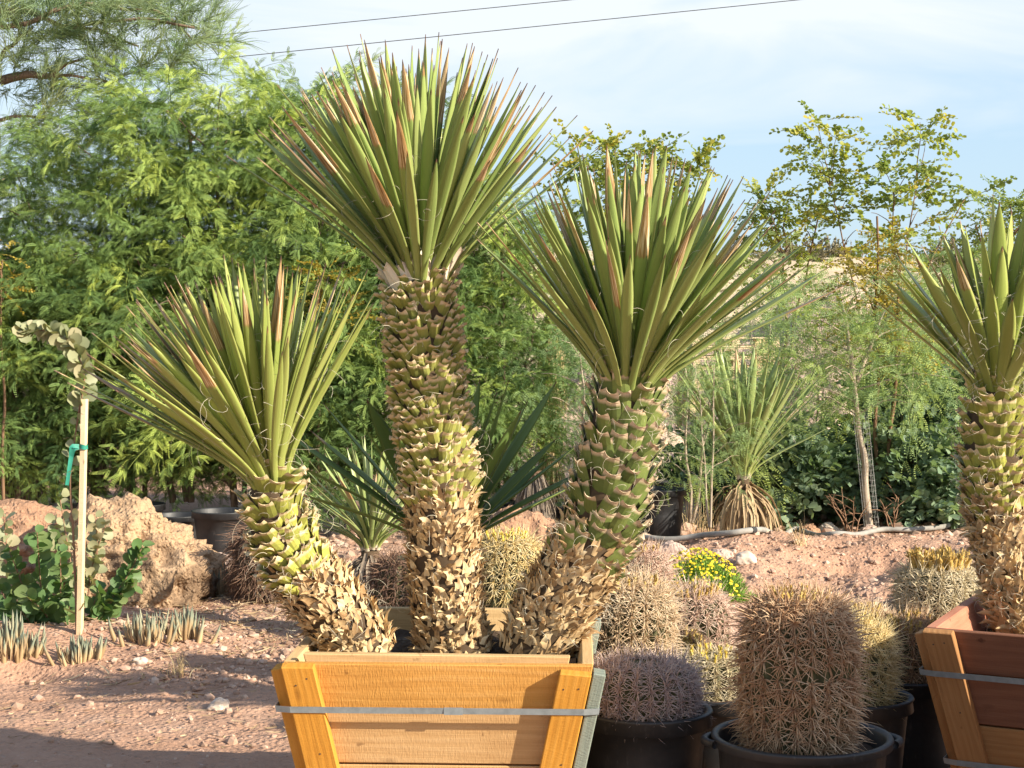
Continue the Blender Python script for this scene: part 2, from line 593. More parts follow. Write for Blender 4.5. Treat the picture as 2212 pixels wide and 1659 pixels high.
def aloe_mat():
    k = NT('aloe_leaf')
    t, g, b, a = k.va()
    green = k.ramp(g, [(.1, (.14, .17, .125)), (.6, (.21, .235, .165)), (.95, (.31, .30, .20))])
    dry = k.ramp(g, [(.1, (.30, .20, .10)), (.9, (.48, .35, .19))])
    f = k.step(k.math('ADD', t, k.math('MULTIPLY', k.math('SUBTRACT', g, .5), .3)), .72, .38)
    M['aloe_leaf'] = k.finish(k.mix(f, green, dry), .6, None, .3, .05)


aloe_mat()


def dirt_mat(name, c1, c2, c3, stones=.5, fine=1.0, dark=None):
    k = NT(name)
    v = k.obj()
    big = k.noise(.55, 4, .6, v)
    mid = k.noise(6.0, 6, .68, v)
    sm = k.noise(42.0, 4, .7, v)
    vor = k.n('TexVoronoi', {'Vector': v, 'Scale': 34.0, 'Randomness': 1.0})
    f = k.math('ADD', k.math('MULTIPLY', big, .45), k.math('ADD', k.math('MULTIPLY', mid, .35), k.math('MULTIPLY', sm, .2)))
    col = k.ramp(f, [(.33, c1), (.5, c2), (.66, c3)])
    st = k.ramp(vor.outputs['Color'], [(.2, (.34, .25, .20)), (.6, (.48, .37, .30)), (.9, (.62, .52, .44))])
    msk = k.math('MULTIPLY', k.step(k.noise(3.0, 4, .6, v), .50, .66), k.step(vor.outputs['Distance'], .36, .26))
    col = k.mix(k.math('MULTIPLY', msk, stones), col, st)
    if dark:
        col = k.mix(k.math('MULTIPLY', k.step(k.noise(2.6, 5, .65, v), .52, .62), .75), col, dark)
    h = k.math('ADD', k.math('MULTIPLY', mid, .7), k.math('ADD', k.math('MULTIPLY', sm, .35), k.math('MULTIPLY', k.step(vor.outputs['Distance'], .5, .1), .25)))
    M[name] = k.finish(col, .95, k.bump(h, .9 * fine, .035), .1)


dirt_mat('ground_dirt', (.33, .19, .122), (.415, .25, .168), (.49, .32, .225))
dirt_mat('rock_tan', (.34, .215, .13), (.45, .30, .18), (.54, .385, .245), .2, 1.4, (.13, .085, .055))
dirt_mat('rock_red', (.27, .15, .095), (.36, .21, .13), (.45, .285, .19), .3, 1.2)
dirt_mat('heap_pink', (.40, .28, .22), (.50, .37, .30), (.58, .46, .38), .7, 1.0)
dirt_mat('hill_dirt', (.42, .32, .20), (.53, .42, .28), (.60, .50, .34), .3, .6)
dirt_mat('soil', (.06, .042, .03), (.10, .07, .05), (.16, .12, .085), .3, 1.0)
k = NT('stone')
t, g, b, a = k.va()
col = k.ramp(k.math('ADD', k.math('MULTIPLY', g, .8), k.math('MULTIPLY', k.noise(50, 3, .6, k.obj()), .2)), [(.1, (.28, .18, .125)), (.6, (.42, .28, .205)), (.92, (.52, .38, .29)), (.99, (.62, .53, .45))])
M['stone'] = k.finish(col, .9, None, .15)
plain('white_stone', (.46, .37, .29), (.58, .49, .41), 20, .9, .4, .1)

# ------------------------------------------------------------------ ground, hill
def sstep(x, a, b):
    t = np.clip((np.asarray(x, float) - a) / (b - a), 0, 1)
    return t * t * (3 - 2 * t)


def bump2(x, y, cx, cy, rx, ry, h):
    return h * np.exp(-(((x - cx) / rx) ** 2 + ((y - cy) / ry) ** 2))


def gh(x, y):
    x = np.asarray(x, float); y = np.asarray(y, float)
    near = sstep(y, 5.5, 8.0) * (1 - sstep(y, 18, 26))
    z = 0.035 * fbm(x * 0.9, y * 0.9, 0, 3, 3) * near + 0.012 * fbm(x * 5, y * 5, 0, 11, 3) * near
    # dug bank on the left
    z = z + bump2(x, y, -3.05, 8.55, .62, .42, .11) + bump2(x, y, -2.3, 8.9, .5, .25, .05) - bump2(x, y, -2.42, 8.12, .26, .16, .09)
    # loose mounds on the right
    r = fbm(x * 1.3, y * 1.6, 0, 21, 4)
    mm = sstep(x, .4, 1.6) * sstep(y, 8.6, 9.6) * (1 - sstep(y, 11.2, 12.0))
    z = z + mm * (.04 + .10 * r) + sstep(x, .3, 1.0) * .135 * np.exp(-((y - 12.0) / .6) ** 2)
    z = z + bump2(x, y, 2.9, 10.6, .7, .5, .12) + bump2(x, y, 1.75, 11.6, .5, .45, .08) - bump2(x, y, 2.4, 11.3, .7, .22, .12) + bump2(x, y, 3.9, 10.9, .8, .5, .07)
    z = z + 0.5 * sstep(y, 24, 60)
    return z


def gz(x, y):
    return float(gh(np.array([x]), np.array([y]))[0])


def onground(px, py):
    """where the line of sight through a display pixel meets the ground"""
    ds = np.concatenate([np.arange(4.5, 16, .02), np.arange(16, 60, .2)])
    q1 = P(px, py, 1.0)
    z = CAM_Z + (q1.z - CAM_Z) * ds
    hit = np.where(z <= gh(q1.x * ds, ds))[0]
    d = float(ds[hit[0]]) if len(hit) else 40.0
    return Vector((q1.x * d, d, gz(q1.x * d, d)))


def make_ground():
    def axis(lo, hi, step, far, grow):
        a = list(np.arange(lo, hi + 1e-6, step))
        s, p = step, hi
        while p < far[1]:
            s *= grow; p += s; a.append(p)
        s, p = step, lo
        while p > far[0]:
            s *= grow; p -= s; a.insert(0, p)
        return np.array(a)
    xs = axis(-4.6, 4.8, .03, (-500, 500), 1.16)
    ys = axis(5.6, 13.8, .032, (-60, 900), 1.14)
    X, Y = np.meshgrid(xs, ys)
    Z = gh(X, Y)
    # clods
    near = sstep(Y, 5.5, 6.5) * (1 - sstep(Y, 13, 15)) * (1 - sstep(np.abs(X), 4.4, 5.2))
    c = vnoise(X * 13, Y * 13, 0, 33)
    Z = Z + near * (.010 * np.maximum(c, 0) + .006 * fbm(X * 22, Y * 22, 0, 41, 2)) * (.6 + 1.4 * sstep(X, .6, 1.6))
    ny, nx = X.shape
    idx = np.arange(nx * ny).reshape(ny, nx)
    f = np.stack([idx[:-1, :-1], idx[:-1, 1:], idx[1:, 1:], idx[1:, :-1]], -1).reshape(-1, 4)
    mb = MB(); mb.add(np.stack([X, Y, Z], -1).reshape(-1, 3), [f])
    o = link('ground', mb.mesh('ground'), None, M['ground_dirt'])
    tag(o, 'dry pink brown dirt ground with stones and litter', 'ground', None, 'structure')


make_ground()


def hill_z(x, y):
    ridge = 5.3 + 1.1 * fbm(np.asarray(x) * .03, 3.0, 0, 5, 3)
    return .3 + ridge * sstep(y, 32, 84) + .25 * fbm(np.asarray(x) * .25, np.asarray(y) * .25, 0, 8, 4) * sstep(y, 32, 50)


def make_hill():
    xs = np.linspace(-160, 160, 260); ys = np.concatenate([np.linspace(30, 96, 120), np.linspace(98, 240, 30)])
    X, Y = np.meshgrid(xs, ys)
    Z = hill_z(X, Y) - .6 * (Y < 31)
    Z = Z - .05 * np.maximum(Y - 96, 0)
    ny, nx = X.shape
    idx = np.arange(nx * ny).reshape(ny, nx)
    f = np.stack([idx[:-1, :-1], idx[:-1, 1:], idx[1:, 1:], idx[1:, :-1]], -1).reshape(-1, 4)
    mb = MB(); mb.add(np.stack([X, Y, Z], -1).reshape(-1, 3), [f])
    tag(link('hill', mb.mesh('hill'), None, M['hill_dirt']), 'low tan desert hill behind the trees', 'hill', None, 'structure')


make_hill()

# ------------------------------------------------------------------ small template shapes
def ico(seed=0, rough=.18, sub=1):
    import bmesh
    bm = bmesh.new()
    bmesh.ops.create_icosphere(bm, subdivisions=sub, radius=1)
    v = np.array([p.co[:] for p in bm.verts]); f = np.array([[q.index for q in p.verts] for p in bm.faces])
    bm.free()
    rr = 1 + rough * fbm(v[:, 0] * 1.3 + seed * 9.1, v[:, 1] * 1.3, v[:, 2] * 1.3, seed, 3)
    return v * rr[:, None], f


def rot_z(a):
    c, s = np.cos(a), np.sin(a); o = np.zeros_like(c); i = np.ones_like(c)
    return np.stack([np.stack([c, -s, o], -1), np.stack([s, c, o], -1), np.stack([o, o, i], -1)], -2)


def rot_y(a):
    c, s = np.cos(a), np.sin(a); o = np.zeros_like(c); i = np.ones_like(c)
    return np.stack([np.stack([c, o, s], -1), np.stack([o, i, o], -1), np.stack([-s, o, c], -1)], -2)


def rot_x(a):
    c, s = np.cos(a), np.sin(a); o = np.zeros_like(c); i = np.ones_like(c)
    return np.stack([np.stack([i, o, o], -1), np.stack([o, c, -s], -1), np.stack([o, s, c], -1)], -2)


def frames(d, up):
    """rotation matrices with local x along d and local z towards up"""
    d = nrm(np.asarray(d, float))
    up = np.asarray(up, float)
    y = nrm(np.cross(up, d)); z = np.cross(d, y)
    return np.stack([d, y, z], -1)


def rand_rot(n, r=None):
    r = r or rng
    return rot_z(r.uniform(0, 6.28, n)) @ rot_y(r.uniform(0, 6.28, n)) @ rot_x(r.uniform(0, 6.28, n))


# ------------------------------------------------------------------ crates
def board(name, parent, p00, p10, p11, p01, th, inward, mat, upright=False, ch=.003):
    """a plank: outer face p00 p10 p11 p01 (crate space), thickness th towards inward"""
    p = [Vector(q) for q in (p00, p10, p11, p01)]
    c = sum(p, Vector()) / 4
    ax = ((p[3] + p[2]) - (p[0] + p[1])) if upright else ((p[1] + p[2]) - (p[0] + p[3]))
    ax.normalize()
    inw = Vector(inward); inw = (inw - ax * inw.dot(ax)).normalized()
    az = ax.cross(inw).normalized() * -1
    m = Matrix((ax, az, inw)).transposed()
    mi = m.transposed()
    import bmesh
    bm = bmesh.new()
    vs = [bm.verts.new(mi @ (q - c)) for q in p] + [bm.verts.new(mi @ (q - c) + Vector((0, 0, th))) for q in p]
    for f in ((0, 1, 2, 3), (7, 6, 5, 4), (0, 4, 5, 1), (1, 5, 6, 2), (2, 6, 7, 3), (3, 7, 4, 0)):
        bm.faces.new([vs[i] for i in f])
    bmesh.ops.recalc_face_normals(bm, faces=bm.faces)
    bmesh.ops.bevel(bm, geom=bm.edges[:], offset=ch, segments=1, affect='EDGES')
    if upright:
        Lb = (p[3] - p[0]).length; rr_ = random.Random(len(bpy.data.objects))
        for u_ in (-.36, .08, .43):
            for v_ in ((-.02, .02) if u_ > .3 else (.006,)):
                g0 = bmesh.ops.create_circle(bm, cap_ends=True, segments=8, radius=.003, matrix=Matrix.Translation((u_ * Lb + rr_.uniform(-.012, .012), v_ + rr_.uniform(-.008, .008) + u_ * Lb * 0, -.0012)))
                for v__ in g0['verts']:
                    for f__ in v__.link_faces: f__.material_index = 1
    me = bpy.data.meshes.new(name); bm.to_mesh(me); bm.free()
    o = link(name, me, parent, [mat, M['rust']] if upright else mat)
    m4 = m.to_4x4(); m4.translation = c
    o.matrix_local = m4
    return o


def make_crate(label, loc, rotz, W, H, tp, mats, strap_z, soil_z, liner=True, left_rise=0.0):
    root = thing('wooden_crate', label, 'planter crate', loc, None, rotz)
    hw = lambda z: W / 2 - tp * (H - z)
    T, S = .036, .04
    rows = [(.075, .190), (.196, .338), (.344, .512), (.517, H)]
    mf, mstake, mside, mliner, mlow = mats[:5]
    for i, (a, b) in enumerate(rows):
        for sgn in (-1, 1):
            ya, yb = sgn * (hw(a) - S), sgn * (hw(b) - S)
            xa, xb = hw(a) - S - .002, hw(b) - S - .002
            board('board', root, (-xa, ya, a), (xa, ya, a), (xb, yb, b), (-xb, yb, b), T, (0, -sgn, 0), mf if (i == 3 or sgn > 0) else mlow[i])
            xa, xb = sgn * (hw(a) - S), sgn * (hw(b) - S)
            la, lb = hw(a) - S - T - .003, hw(b) - S - T - .003
            up = left_rise if (sgn < 0 and i == 3) else 0
            o_ = board('side_board', root, (xa, -la, a), (xa, la, a), (xb, lb, b + up), (xb, -lb, b), T, (-sgn, 0, 0), mside)
    top = H - .004
    for sy in (-1, 1):
        for sx in (-1, 1):
            z0, z1 = .0, top - (.012 if sx > 0 else 0)
            wst = .098 if sx < 0 else .094
            e0, e1 = hw(z0) - S - .004, hw(z1) - S - .004
            if sx < 0 :
                xs = [(-e0, -e0 + wst), (-e1, -e1 + wst)]
            else:
                xs = [(e0 - wst, e0), (e1 - wst, e1)]
            y0, y1 = sy * hw(z0), sy * hw(z1)
            board('stake', root, (xs[0][0], y0, z0), (xs[0][1], y0, z0), (xs[1][1], y1, z1 - (.008 if sx > 0 else 0)), (xs[1][0], y1, z1), S - .002, (0, -sy, 0), mstake, True)
    for sx in (-1, 1):
        for sy in (-1, 1):
            z0, z1 = .0, top - .02
            x0, x1 = sx * hw(z0), sx * hw(z1)
            e0, e1 = hw(z0) - (.055 if sx < 0 else .010), hw(z1) - (.055 if sx < 0 else .010)
            ys = [(sy * (e0 - .09), sy * e0), (sy * (e1 - .09), sy * e1)]
            board('side_stake', root, (x0, ys[0][0], z0), (x0, ys[0][1], z0), (x1, ys[1][1], z1), (x1, ys[1][0], z1), S - .002, (-sx, 0, 0), (mats[5] if len(mats) > 5 else mside) if sx > 0 else mstake, True)
    if liner:
        z0, z1 = .3, H + .024
        for sy in (-1, 1):
            y0, y1 = sy * (hw(z0) - S - T - .002), sy * (hw(z1) - S - T - .002)
            x0, x1 = hw(z0) - .115, hw(z1) - .115
            board('liner_board', root, (-x0 - .01, y0, z0), (x0, y0, z0), (x1, y1, z1 - .004), (-x1 - .01, y1, z1), .034, (0, -sy, 0), mliner)
    # floor
    a = hw(.06) - S - T - .01
    board('base_board', root, (-a, -a, .06), (a, -a, .06), (a, a, .06), (-a, a, .06), .03, (0, 0, -1), mf)
    for zs in strap_z:
        z0, z1 = zs, zs + .019
        pts = []
        h = hw(zs) + .0025
        e = hw(zs) - S - .003; g_ = hw(zs) - .009
        ring = [(-e, -h), (e, -h), (h, -g_), (h, g_), (e, h), (-e, h), (-h, g_), (-h, -g_)]
        mb = MB()
        for (dz, dd) in ((0, 0), (.019, .019 * tp), (.019, .019 * tp + .0018), (0, .0018)):
            for (x, y) in ring:
                r_ = math.hypot(x, y); k_ = 1 + dd / r_
                pts.append((x * k_, y * k_, zs + dz))
        n8 = 8; f = []
        for q in range(4):
            for i in range(n8):
                j = (i + 1) % n8
                f.append((q * n8 + i, q * n8 + j, ((q + 1) % 4) * n8 + j, ((q + 1) % 4) * n8 + i))
        mb.add(pts, [np.array(f)])
        # buckle in the middle of the front
        bx, by, bz = .0, -h - .0035, zs + .0095
        cb = np.array([(sx * .028, sy * .0012, sz * .0108) for sx in (-1, 1) for sy in (-1, 1) for sz in (-1, 1)]) + np.array([bx + .05, by, bz])
        if zs > .4:
            mb.add(cb, [np.array([(0, 1, 3, 2), (4, 6, 7, 5), (0, 4, 5, 1), (2, 3, 7, 6), (0, 2, 6, 4), (1, 5, 7, 3)])])
        link('strap', mb.mesh('strap', smooth=False), root, M['strap_steel'])
    # soil
    n = 40
    a = hw(soil_z) - S - T - .012 - (.036 if liner else 0)
    ax = hw(soil_z) - S - T - .006
    X, Y = np.meshgrid(np.linspace(-ax, ax, n), np.linspace(-a, a, n))
    Z = soil_z + .018 * fbm(X * 9, Y * 9, 0, 5, 4)
    idx = np.arange(n * n).reshape(n, n)
    f = np.stack([idx[:-1, :-1], idx[:-1, 1:], idx[1:, 1:], idx[1:, :-1]], -1).reshape(-1, 4)
    mb = MB(); mb.add(np.stack([X, Y, Z], -1).reshape(-1, 3), [f])
    link('soil', mb.mesh('soil'), root, M['soil'])
    return root


CX, CY, CYAW = -.205, 5.40, R(-2.2)
crate_a = make_crate('orange timber planter crate with grey steel straps holding three yucca trunks', (CX, CY, 0), CYAW, 1.01, .656, .2,
                     (M['orange_wood'], M['amber_wood'], M['tan_wood'], M['tan_wood'], [M['honey_wood']] * 4, M['grey_wood']), (.512, .20), .60)
RYAW = R(-27)
_q = P(1962, 1358, 5.5)
_off = Matrix.Rotation(RYAW, 3, 'Z') @ Vector((-.45, -.45, 0))
RCX, RCY = _q.x - _off.x, 5.5 - _off.y
crate_b = make_crate('red brown timber planter crate with brown corner stakes at the right edge', (RCX, RCY, 0), RYAW, .90, .66, .22,
                     (M['red_wood'], M['brown_wood'], M['pink_wood'], M['red_wood'], [M['brown_wood'], M['brown_wood'], M['red_wood'], M['red_wood']]), (.505, .20), .55, False, 0.0)

# ------------------------------------------------------------------ yuccas
def spline(pts, n=60):
    pts = np.array([list(p) for p in pts], float)
    P_ = np.concatenate([[2 * pts[0] - pts[1]], pts, [2 * pts[-1] - pts[-2]]])
    seg = len(pts) - 1
    out = []
    for u in np.linspace(0, seg, n):
        i = min(int(u), seg - 1); t = u - i
        a, b, c, d = P_[i], P_[i + 1], P_[i + 2], P_[i + 3]
        out.append(.5 * ((2 * b) + (c - a) * t + (2 * a - 5 * b + 4 * c - d) * t * t + (3 * b - a - 3 * c + d) * t ** 3))
    return np.array(out)


def sword_leaves(mb, base, d, nrmv, L, W, g, dry, bend, K=13, d0=None, thick=.011, cup=.30, keel=None):
    """thick concave dagger leaves: a closed crescent section swept along an arc"""
    base, d = np.asarray(base, float), nrm(np.asarray(d, float))
    N = len(base)
    nn = nrm(nrmv - d * np.sum(nrmv * d, -1, keepdims=True))
    t = np.linspace(0, 1, K) ** 1.15
    pth = base[:, None, :] + d[:, None, :] * (t[None, :, None] * L[:, None, None]) + bend[:, None, :] * (t[None, :, None] ** 2)
    if d0 is not None:
        pth = pth + (L[:, None] * .15 * (1 - np.exp(-t / .15))[None, :])[..., None] * (d0 - d)[:, None, :]
    prof = np.interp(t, [0, .06, .18, .4, .6, .75, .88, .96, 1], [.95, .72, .66, .88, 1.0, .90, .55, .20, .03])
    tan = nrm(np.gradient(pth, axis=1))
    s = nrm(np.cross(tan, np.broadcast_to(nn[:, None, :], tan.shape)))
    n2 = np.cross(s, tan)
    w = W[:, None] * prof[None, :]
    us = np.array([-1, -.55, 0, .55, 1, .5, 0, -.5])
    lo = np.array([1, 1, 1, 1, 1, 0, 0, 0])
    q = (1 - us ** 2)
    off = -cup * q[None, None, :] * (w[:, :, None] / 2) * 1.0 + (1 - lo)[None, None, :] * np.minimum(thick * q, 9)[None, None, :] * (np.interp(t, [0, .3, 1], [1.5, 1, .25]))[None, :, None]
    v = pth[:, :, None, :] + s[:, :, None, :] * (us[None, None, :, None] * w[:, :, None, None] / 2) + n2[:, :, None, :] * off[..., None]
    idx = np.arange(N * K * 8).reshape(N, K, 8)
    nx = np.roll(idx, -1, axis=2)
    f = np.stack([idx[:, :-1], nx[:, :-1], nx[:, 1:], idx[:, 1:]], -1).reshape(-1, 4)
    a = np.zeros((N, K, 8, 4))
    a[..., 0] = t[None, :, None]; a[..., 1] = g[:, None, None]; a[..., 2] = dry[:, None, None]
    a[..., 3] = (np.array([0, .11, .25, .39, .5, .61, .75, .89]))[None, None, :]
    mb.add(v.reshape(-1, 3), [f], a.reshape(-1, 4))
    return pth, s, w


def curls(mb, starts, dirs, r, size=.03, rad=.0007):
    n = len(starts)
    K = 9
    t = np.linspace(0, 1, K)
    d = nrm(np.asarray(dirs) + r.normal(0, .5, (n, 3)))
    e = nrm(np.cross(d, r.normal(0, 1, (n, 3))))
    turn = r.uniform(1.5, 5.0, n) * r.choice([-1, 1], n)
    sz = size * r.uniform(.5, 2.0, n)
    ang = turn[:, None] * t[None, :]
    cx = np.sin(ang) / np.maximum(np.abs(turn), 1)[:, None]; cy = (1 - np.cos(ang)) / turn[:, None]
    p = np.asarray(starts)[:, None, :] + d[:, None, :] * (cx * np.sign(turn)[:, None] * sz[:, None] * 2)[..., None] + e[:, None, :] * (cy * sz[:, None] * 2)[..., None]
    p[:, :, 2] -= (t ** 2)[None, :] * sz[:, None] * .25
    mb.tubes(p, np.interp(t, [0, 1], [rad, rad * .5])[None, :], 3, g=r.uniform(0, 1, n))


def crown(root, base, axis, n, L, W, th0, th1, mat, seed, extra=(), dryp=.35, r0=.055, h=.12, powr=.8, fibres=160, skew=None, fib=.03, rad=.0007, bendk=.05, inner=.10):
    r = np.random.default_rng(seed)
    a = nrm(np.array(axis, float)); e1 = nrm(np.cross([0, 1.0, .1], a)); e2 = np.cross(a, e1)
    i = np.arange(n); u = (i + .5) / n
    th = np.radians(th0 + (th1 - th0) * u ** powr) + r.normal(0, .045, n)
    az = i * 2.39996 + r.normal(0, .12, n)
    Ls = L * (r.uniform(.88, 1.06, n)) * (1 - .06 * u - inner * (1 - u) ** 1.6)
    for (eaz, eth, el) in extra:
        th = np.append(th, R(eth)); az = np.append(az, R(eaz)); Ls = np.append(Ls, L * el); u = np.append(u, 1.0)
    N = len(th)
    rad_ = e1[None] * np.cos(az)[:, None] + e2[None] * np.sin(az)[:, None]
    d = a[None] * np.cos(th)[:, None] + rad_ * np.sin(th)[:, None]
    b = np.array(base)[None] + a[None] * (h * (1 - u))[:, None] + rad_ * (r0 * (.35 + .65 * u))[:, None]
    nn = a[None] * np.ones((N, 1)) + 1e-3 * rad_ - 0.0
    up = np.array([[0, 0, 1.0]])
    bend = (rad_ * .02 - a[None] * -.25 * np.sin(th)[:, None] - up * .8 * np.sin(th)[:, None]) * (bendk * Ls)[:, None] * r.uniform(.4, 1.5, N)[:, None] + r.normal(0, .012, (N, 3))
    dry = np.where(r.uniform(0, 1, N) < dryp, 1 - .42 * r.uniform(.15, 1, N) ** 1.5, r.uniform(.93, 1.05, N))
    g = r.uniform(0, 1, N)
    mb = MB()
    nn = nrm(nn + r.normal(0, .18, (N, 3)))
    pth, s, w = sword_leaves(mb, b, d, nn, Ls, W * r.uniform(.85, 1.12, N), g, dry, bend, d0=nrm(a[None] * np.cos(th * .25)[:, None] + rad_ * np.sin(th * .25)[:, None]))
    if fibres:
        fb = mb; fb.cur = 1
        li = r.integers(0, N, fibres); ki = r.integers(1, 8, fibres); sg = r.choice([-1, 1], fibres)
        ki = ki + 1
        st = pth[li, ki] + s[li, ki] * (sg * w[li, ki] / 2)[:, None]
        curls(fb, st, s[li, ki] * sg[:, None] + d[li] * .6, r, fib, rad)
    return part('leaf_crown', mb, [mat, M['curl_fibre']], root)


_t = np.array([0, .4, .75, .93, 1.0])


def stub_template():
    v, f, ta = [], [], []
    us = [-1, -.5, 0, .5, 1, .5, 0, -.5]
    wd = [.95, 1.0, .96, .90, .84]; out = [-.35, .02, .28, .46, .60]; th = [.3, .30, .26, .2, .14]
    for k_, t_ in enumerate(_t):
        for j, u_ in enumerate(us):
            outer = j < 5
            z = out[k_] - (u_ * u_) * .36 - (0 if outer else th[k_] * (1 - u_ * u_))
            if k_ == 4: z += .10 * u_ * u_
            v.append((t_ + (.13 * u_ * u_ - .05 if k_ == 4 else 0), u_ * wd[k_] * .5, z)); ta.append((t_, 0, 0, (u_ + 1) / 2))
    for k_ in range(4):
        for j in range(8):
            a_, b_ = k_ * 8 + j, k_ * 8 + (j + 1) % 8
            f.append((a_, b_, b_ + 8, a_ + 8))
    c = 32
    return np.array(v, float), [np.array(f + [(c + 1, c + 2, c + 6, c + 7), (c + 2, c + 3, c + 5, c + 6)]), np.array([(c, c + 1, c + 7), (c + 3, c + 4, c + 5)])], np.array(ta)


STUB = stub_template()


def trunk_frames(path):
    t = nrm(np.gradient(path, axis=0))
    e1 = nrm(np.cross(t, np.array([[0, 1.0, 0.05]]))); e2 = np.cross(t, e1)
    s = np.concatenate([[0], np.cumsum(np.linalg.norm(np.diff(path, axis=0), axis=1))])
    return t, e1, e2, s


def yucca_trunk(root, pts, radii, green_from, matg, seed, row=.025, cell=.036, flap_len=.038, fibres=220, lower_smooth=0.0, flapw=.027, stub_len=.062, pale=False, prot=.035):
    """fibrous stem, cut green leaf bases above, papery dry leaf bases below"""
    r = np.random.default_rng(seed)
    path = spline(pts, 60)
    t, e1, e2, s = trunk_frames(path)
    rr = np.interp(np.linspace(0, 1, 60), np.linspace(0, 1, len(radii)), radii)
    core = MB()
    core.tubes(path, (rr * .93)[None], 24, g=[.4], cap=True)
    tr = part('trunk', core, M['trunk_core'], root)
    Ltot = s[-1]
    gs = green_from * Ltot

    def at(sv, az, out):
        P0 = np.stack([np.interp(sv, s, path[:, k]) for k in range(3)], -1)
        T = nrm(np.stack([np.interp(sv, s, t[:, k]) for k in range(3)], -1))
        A = nrm(np.stack([np.interp(sv, s, e1[:, k]) for k in range(3)], -1)); B = np.cross(T, A)
        Rd = np.interp(sv, s, rr)
        rad_ = A * np.cos(az)[:, None] + B * np.sin(az)[:, None]
        return P0 + rad_ * (Rd + out)[:, None], T, rad_

    # cut leaf bases
    sv, az = [], []
    q = gs - .01; row_i = 0
    while q < Ltot - .012:
        n_ = int(round(2 * math.pi * np.interp(q, s, rr) / cell))
        for j in range(n_):
            az.append((j + .5 * (row_i % 2)) * 2 * math.pi / n_ + row_i * .045 + r.normal(0, .045)); sv.append(q + r.normal(0, .006))
        q += row * r.uniform(.9, 1.1); row_i += 1
    sv, az = np.array(sv), np.array(az)
    keep = r.uniform(0, 1, len(sv)) > .03
    edge = sv < gs + .05
    keep &= ~(edge & (r.uniform(0, 1, len(sv)) < .45))
    sv, az = sv[keep], az[keep]
    p0, T, rad_ = at(sv, az, np.full(len(sv), -.006))
    lean = r.normal(.17, .10, len(sv))
    X = nrm(T * np.cos(lean)[:, None] + rad_ * np.sin(lean)[:, None] + r.normal(0, .09, T.shape))
    Rm = frames(X, rad_)
    S = np.stack([stub_len * r.uniform(.8, 1.15, len(sv)), cell * 1.14 * r.uniform(.85, 1.12, len(sv)), prot * r.uniform(.7, 1.3, len(sv))], -1)
    st = MB()
    st.inst(STUB[0], STUB[1], Rm, p0, S, STUB[2], None, None)
    gvals = r.uniform(0, 1, len(sv))
    low = np.clip(1 - (sv - gs) / .12, 0, 1)
    st.a[-1] = st.a[-1].copy(); st.a[-1][:, 1] = np.repeat(np.clip(gvals * .75 + low * .4, 0, 1), len(STUB[0]))
    if pale:
        npl = 26
        azp = np.arange(npl) * 2.39996; svp = Ltot - r.uniform(.005, .06, npl)
        pp, Tp, Rp = at(svp, azp, np.full(npl, .0))
        Xp = nrm(Tp + Rp * r.uniform(.1, .5, npl)[:, None] + r.normal(0, .08, Tp.shape))
        st.cur = 2
        st.inst(STUB[0], STUB[1], frames(Xp, Rp), pp, np.stack([r.uniform(.06, .12, npl), r.uniform(.03, .05, npl), np.full(npl, .03)], -1), STUB[2], r.uniform(0, 1, npl))
        st.cur = 0
    # dry papery bases
    if gs > .05:
        nfl = int(gs * 2 * math.pi * np.mean(rr) / (.0115 * .0165))
        sv = np.where(r.uniform(0, 1, nfl) < .90, r.uniform(lower_smooth * Ltot, gs + .03, nfl), gs + np.abs(r.normal(0, .09, nfl))); az = r.uniform(0, 2 * math.pi, nfl)
        p0, T, rad_ = at(sv, az, np.full(nfl, -.006))
        K = 5; tt = np.linspace(0, 1, K)
        side = np.cross(T, rad_)
        ln = flap_len * r.uniform(.5, 1.3, nfl)
        upw = r.uniform(.6, 1.2, nfl); outw = r.uniform(.08, .40, nfl); curl = r.normal(0.12, .30, nfl); sd = r.normal(0, .28, nfl)
        pth = p0[:, None, :] + (T * upw[:, None])[:, None, :] * (tt[None, :, None] * ln[:, None, None]) + (rad_ * outw[:, None])[:, None, :] * (tt[None, :, None] * ln[:, None, None]) \
            + (rad_ * curl[:, None])[:, None, :] * (tt[None, :, None] ** 2 * ln[:, None, None]) + (side * sd[:, None])[:, None, :] * (tt[None, :, None] ** 2 * ln[:, None, None]) \
            - (T * np.maximum(curl, 0)[:, None])[:, None, :] * (tt[None, :, None] ** 3 * ln[:, None, None] * .5)
        wf = flapw * r.uniform(.6, 1.25, nfl)[:, None] * np.array([1.0, .92, .66, .38, .04])[None, :]
        fl = MB()
        fl.ribbons(pth, wf, rad_ + r.normal(0, .25, rad_.shape), r.choice([-.32, -.2, .15], nfl)[:, None, None] * 1.0, g=r.uniform(0, 1, nfl))
        part('dry_leaf_bases', fl, M['dry_flap'], tr)
    # loose threads on the stem
    if fibres:
        sv = r.uniform(gs * .3, Ltot, fibres); az = r.uniform(0, 2 * math.pi, fibres)
        p0, T, rad_ = at(sv, az, np.full(fibres, .022))
        st.cur = 1; curls(st, p0, rad_ + T * .3, r, .025, .0006)
    part('leaf_base_scales', st, [matg, M['curl_fibre'], M['pale_base']], tr, False)
    return path[-1], t[-1]


def pts_at(lst, d):
    return [P(x, y, d if np.isscalar(d) else dd) for (x, y), dd in zip(lst, d if not np.isscalar(d) else [d] * len(lst))]


def m_of(px, d):
    return px / ppm(d)


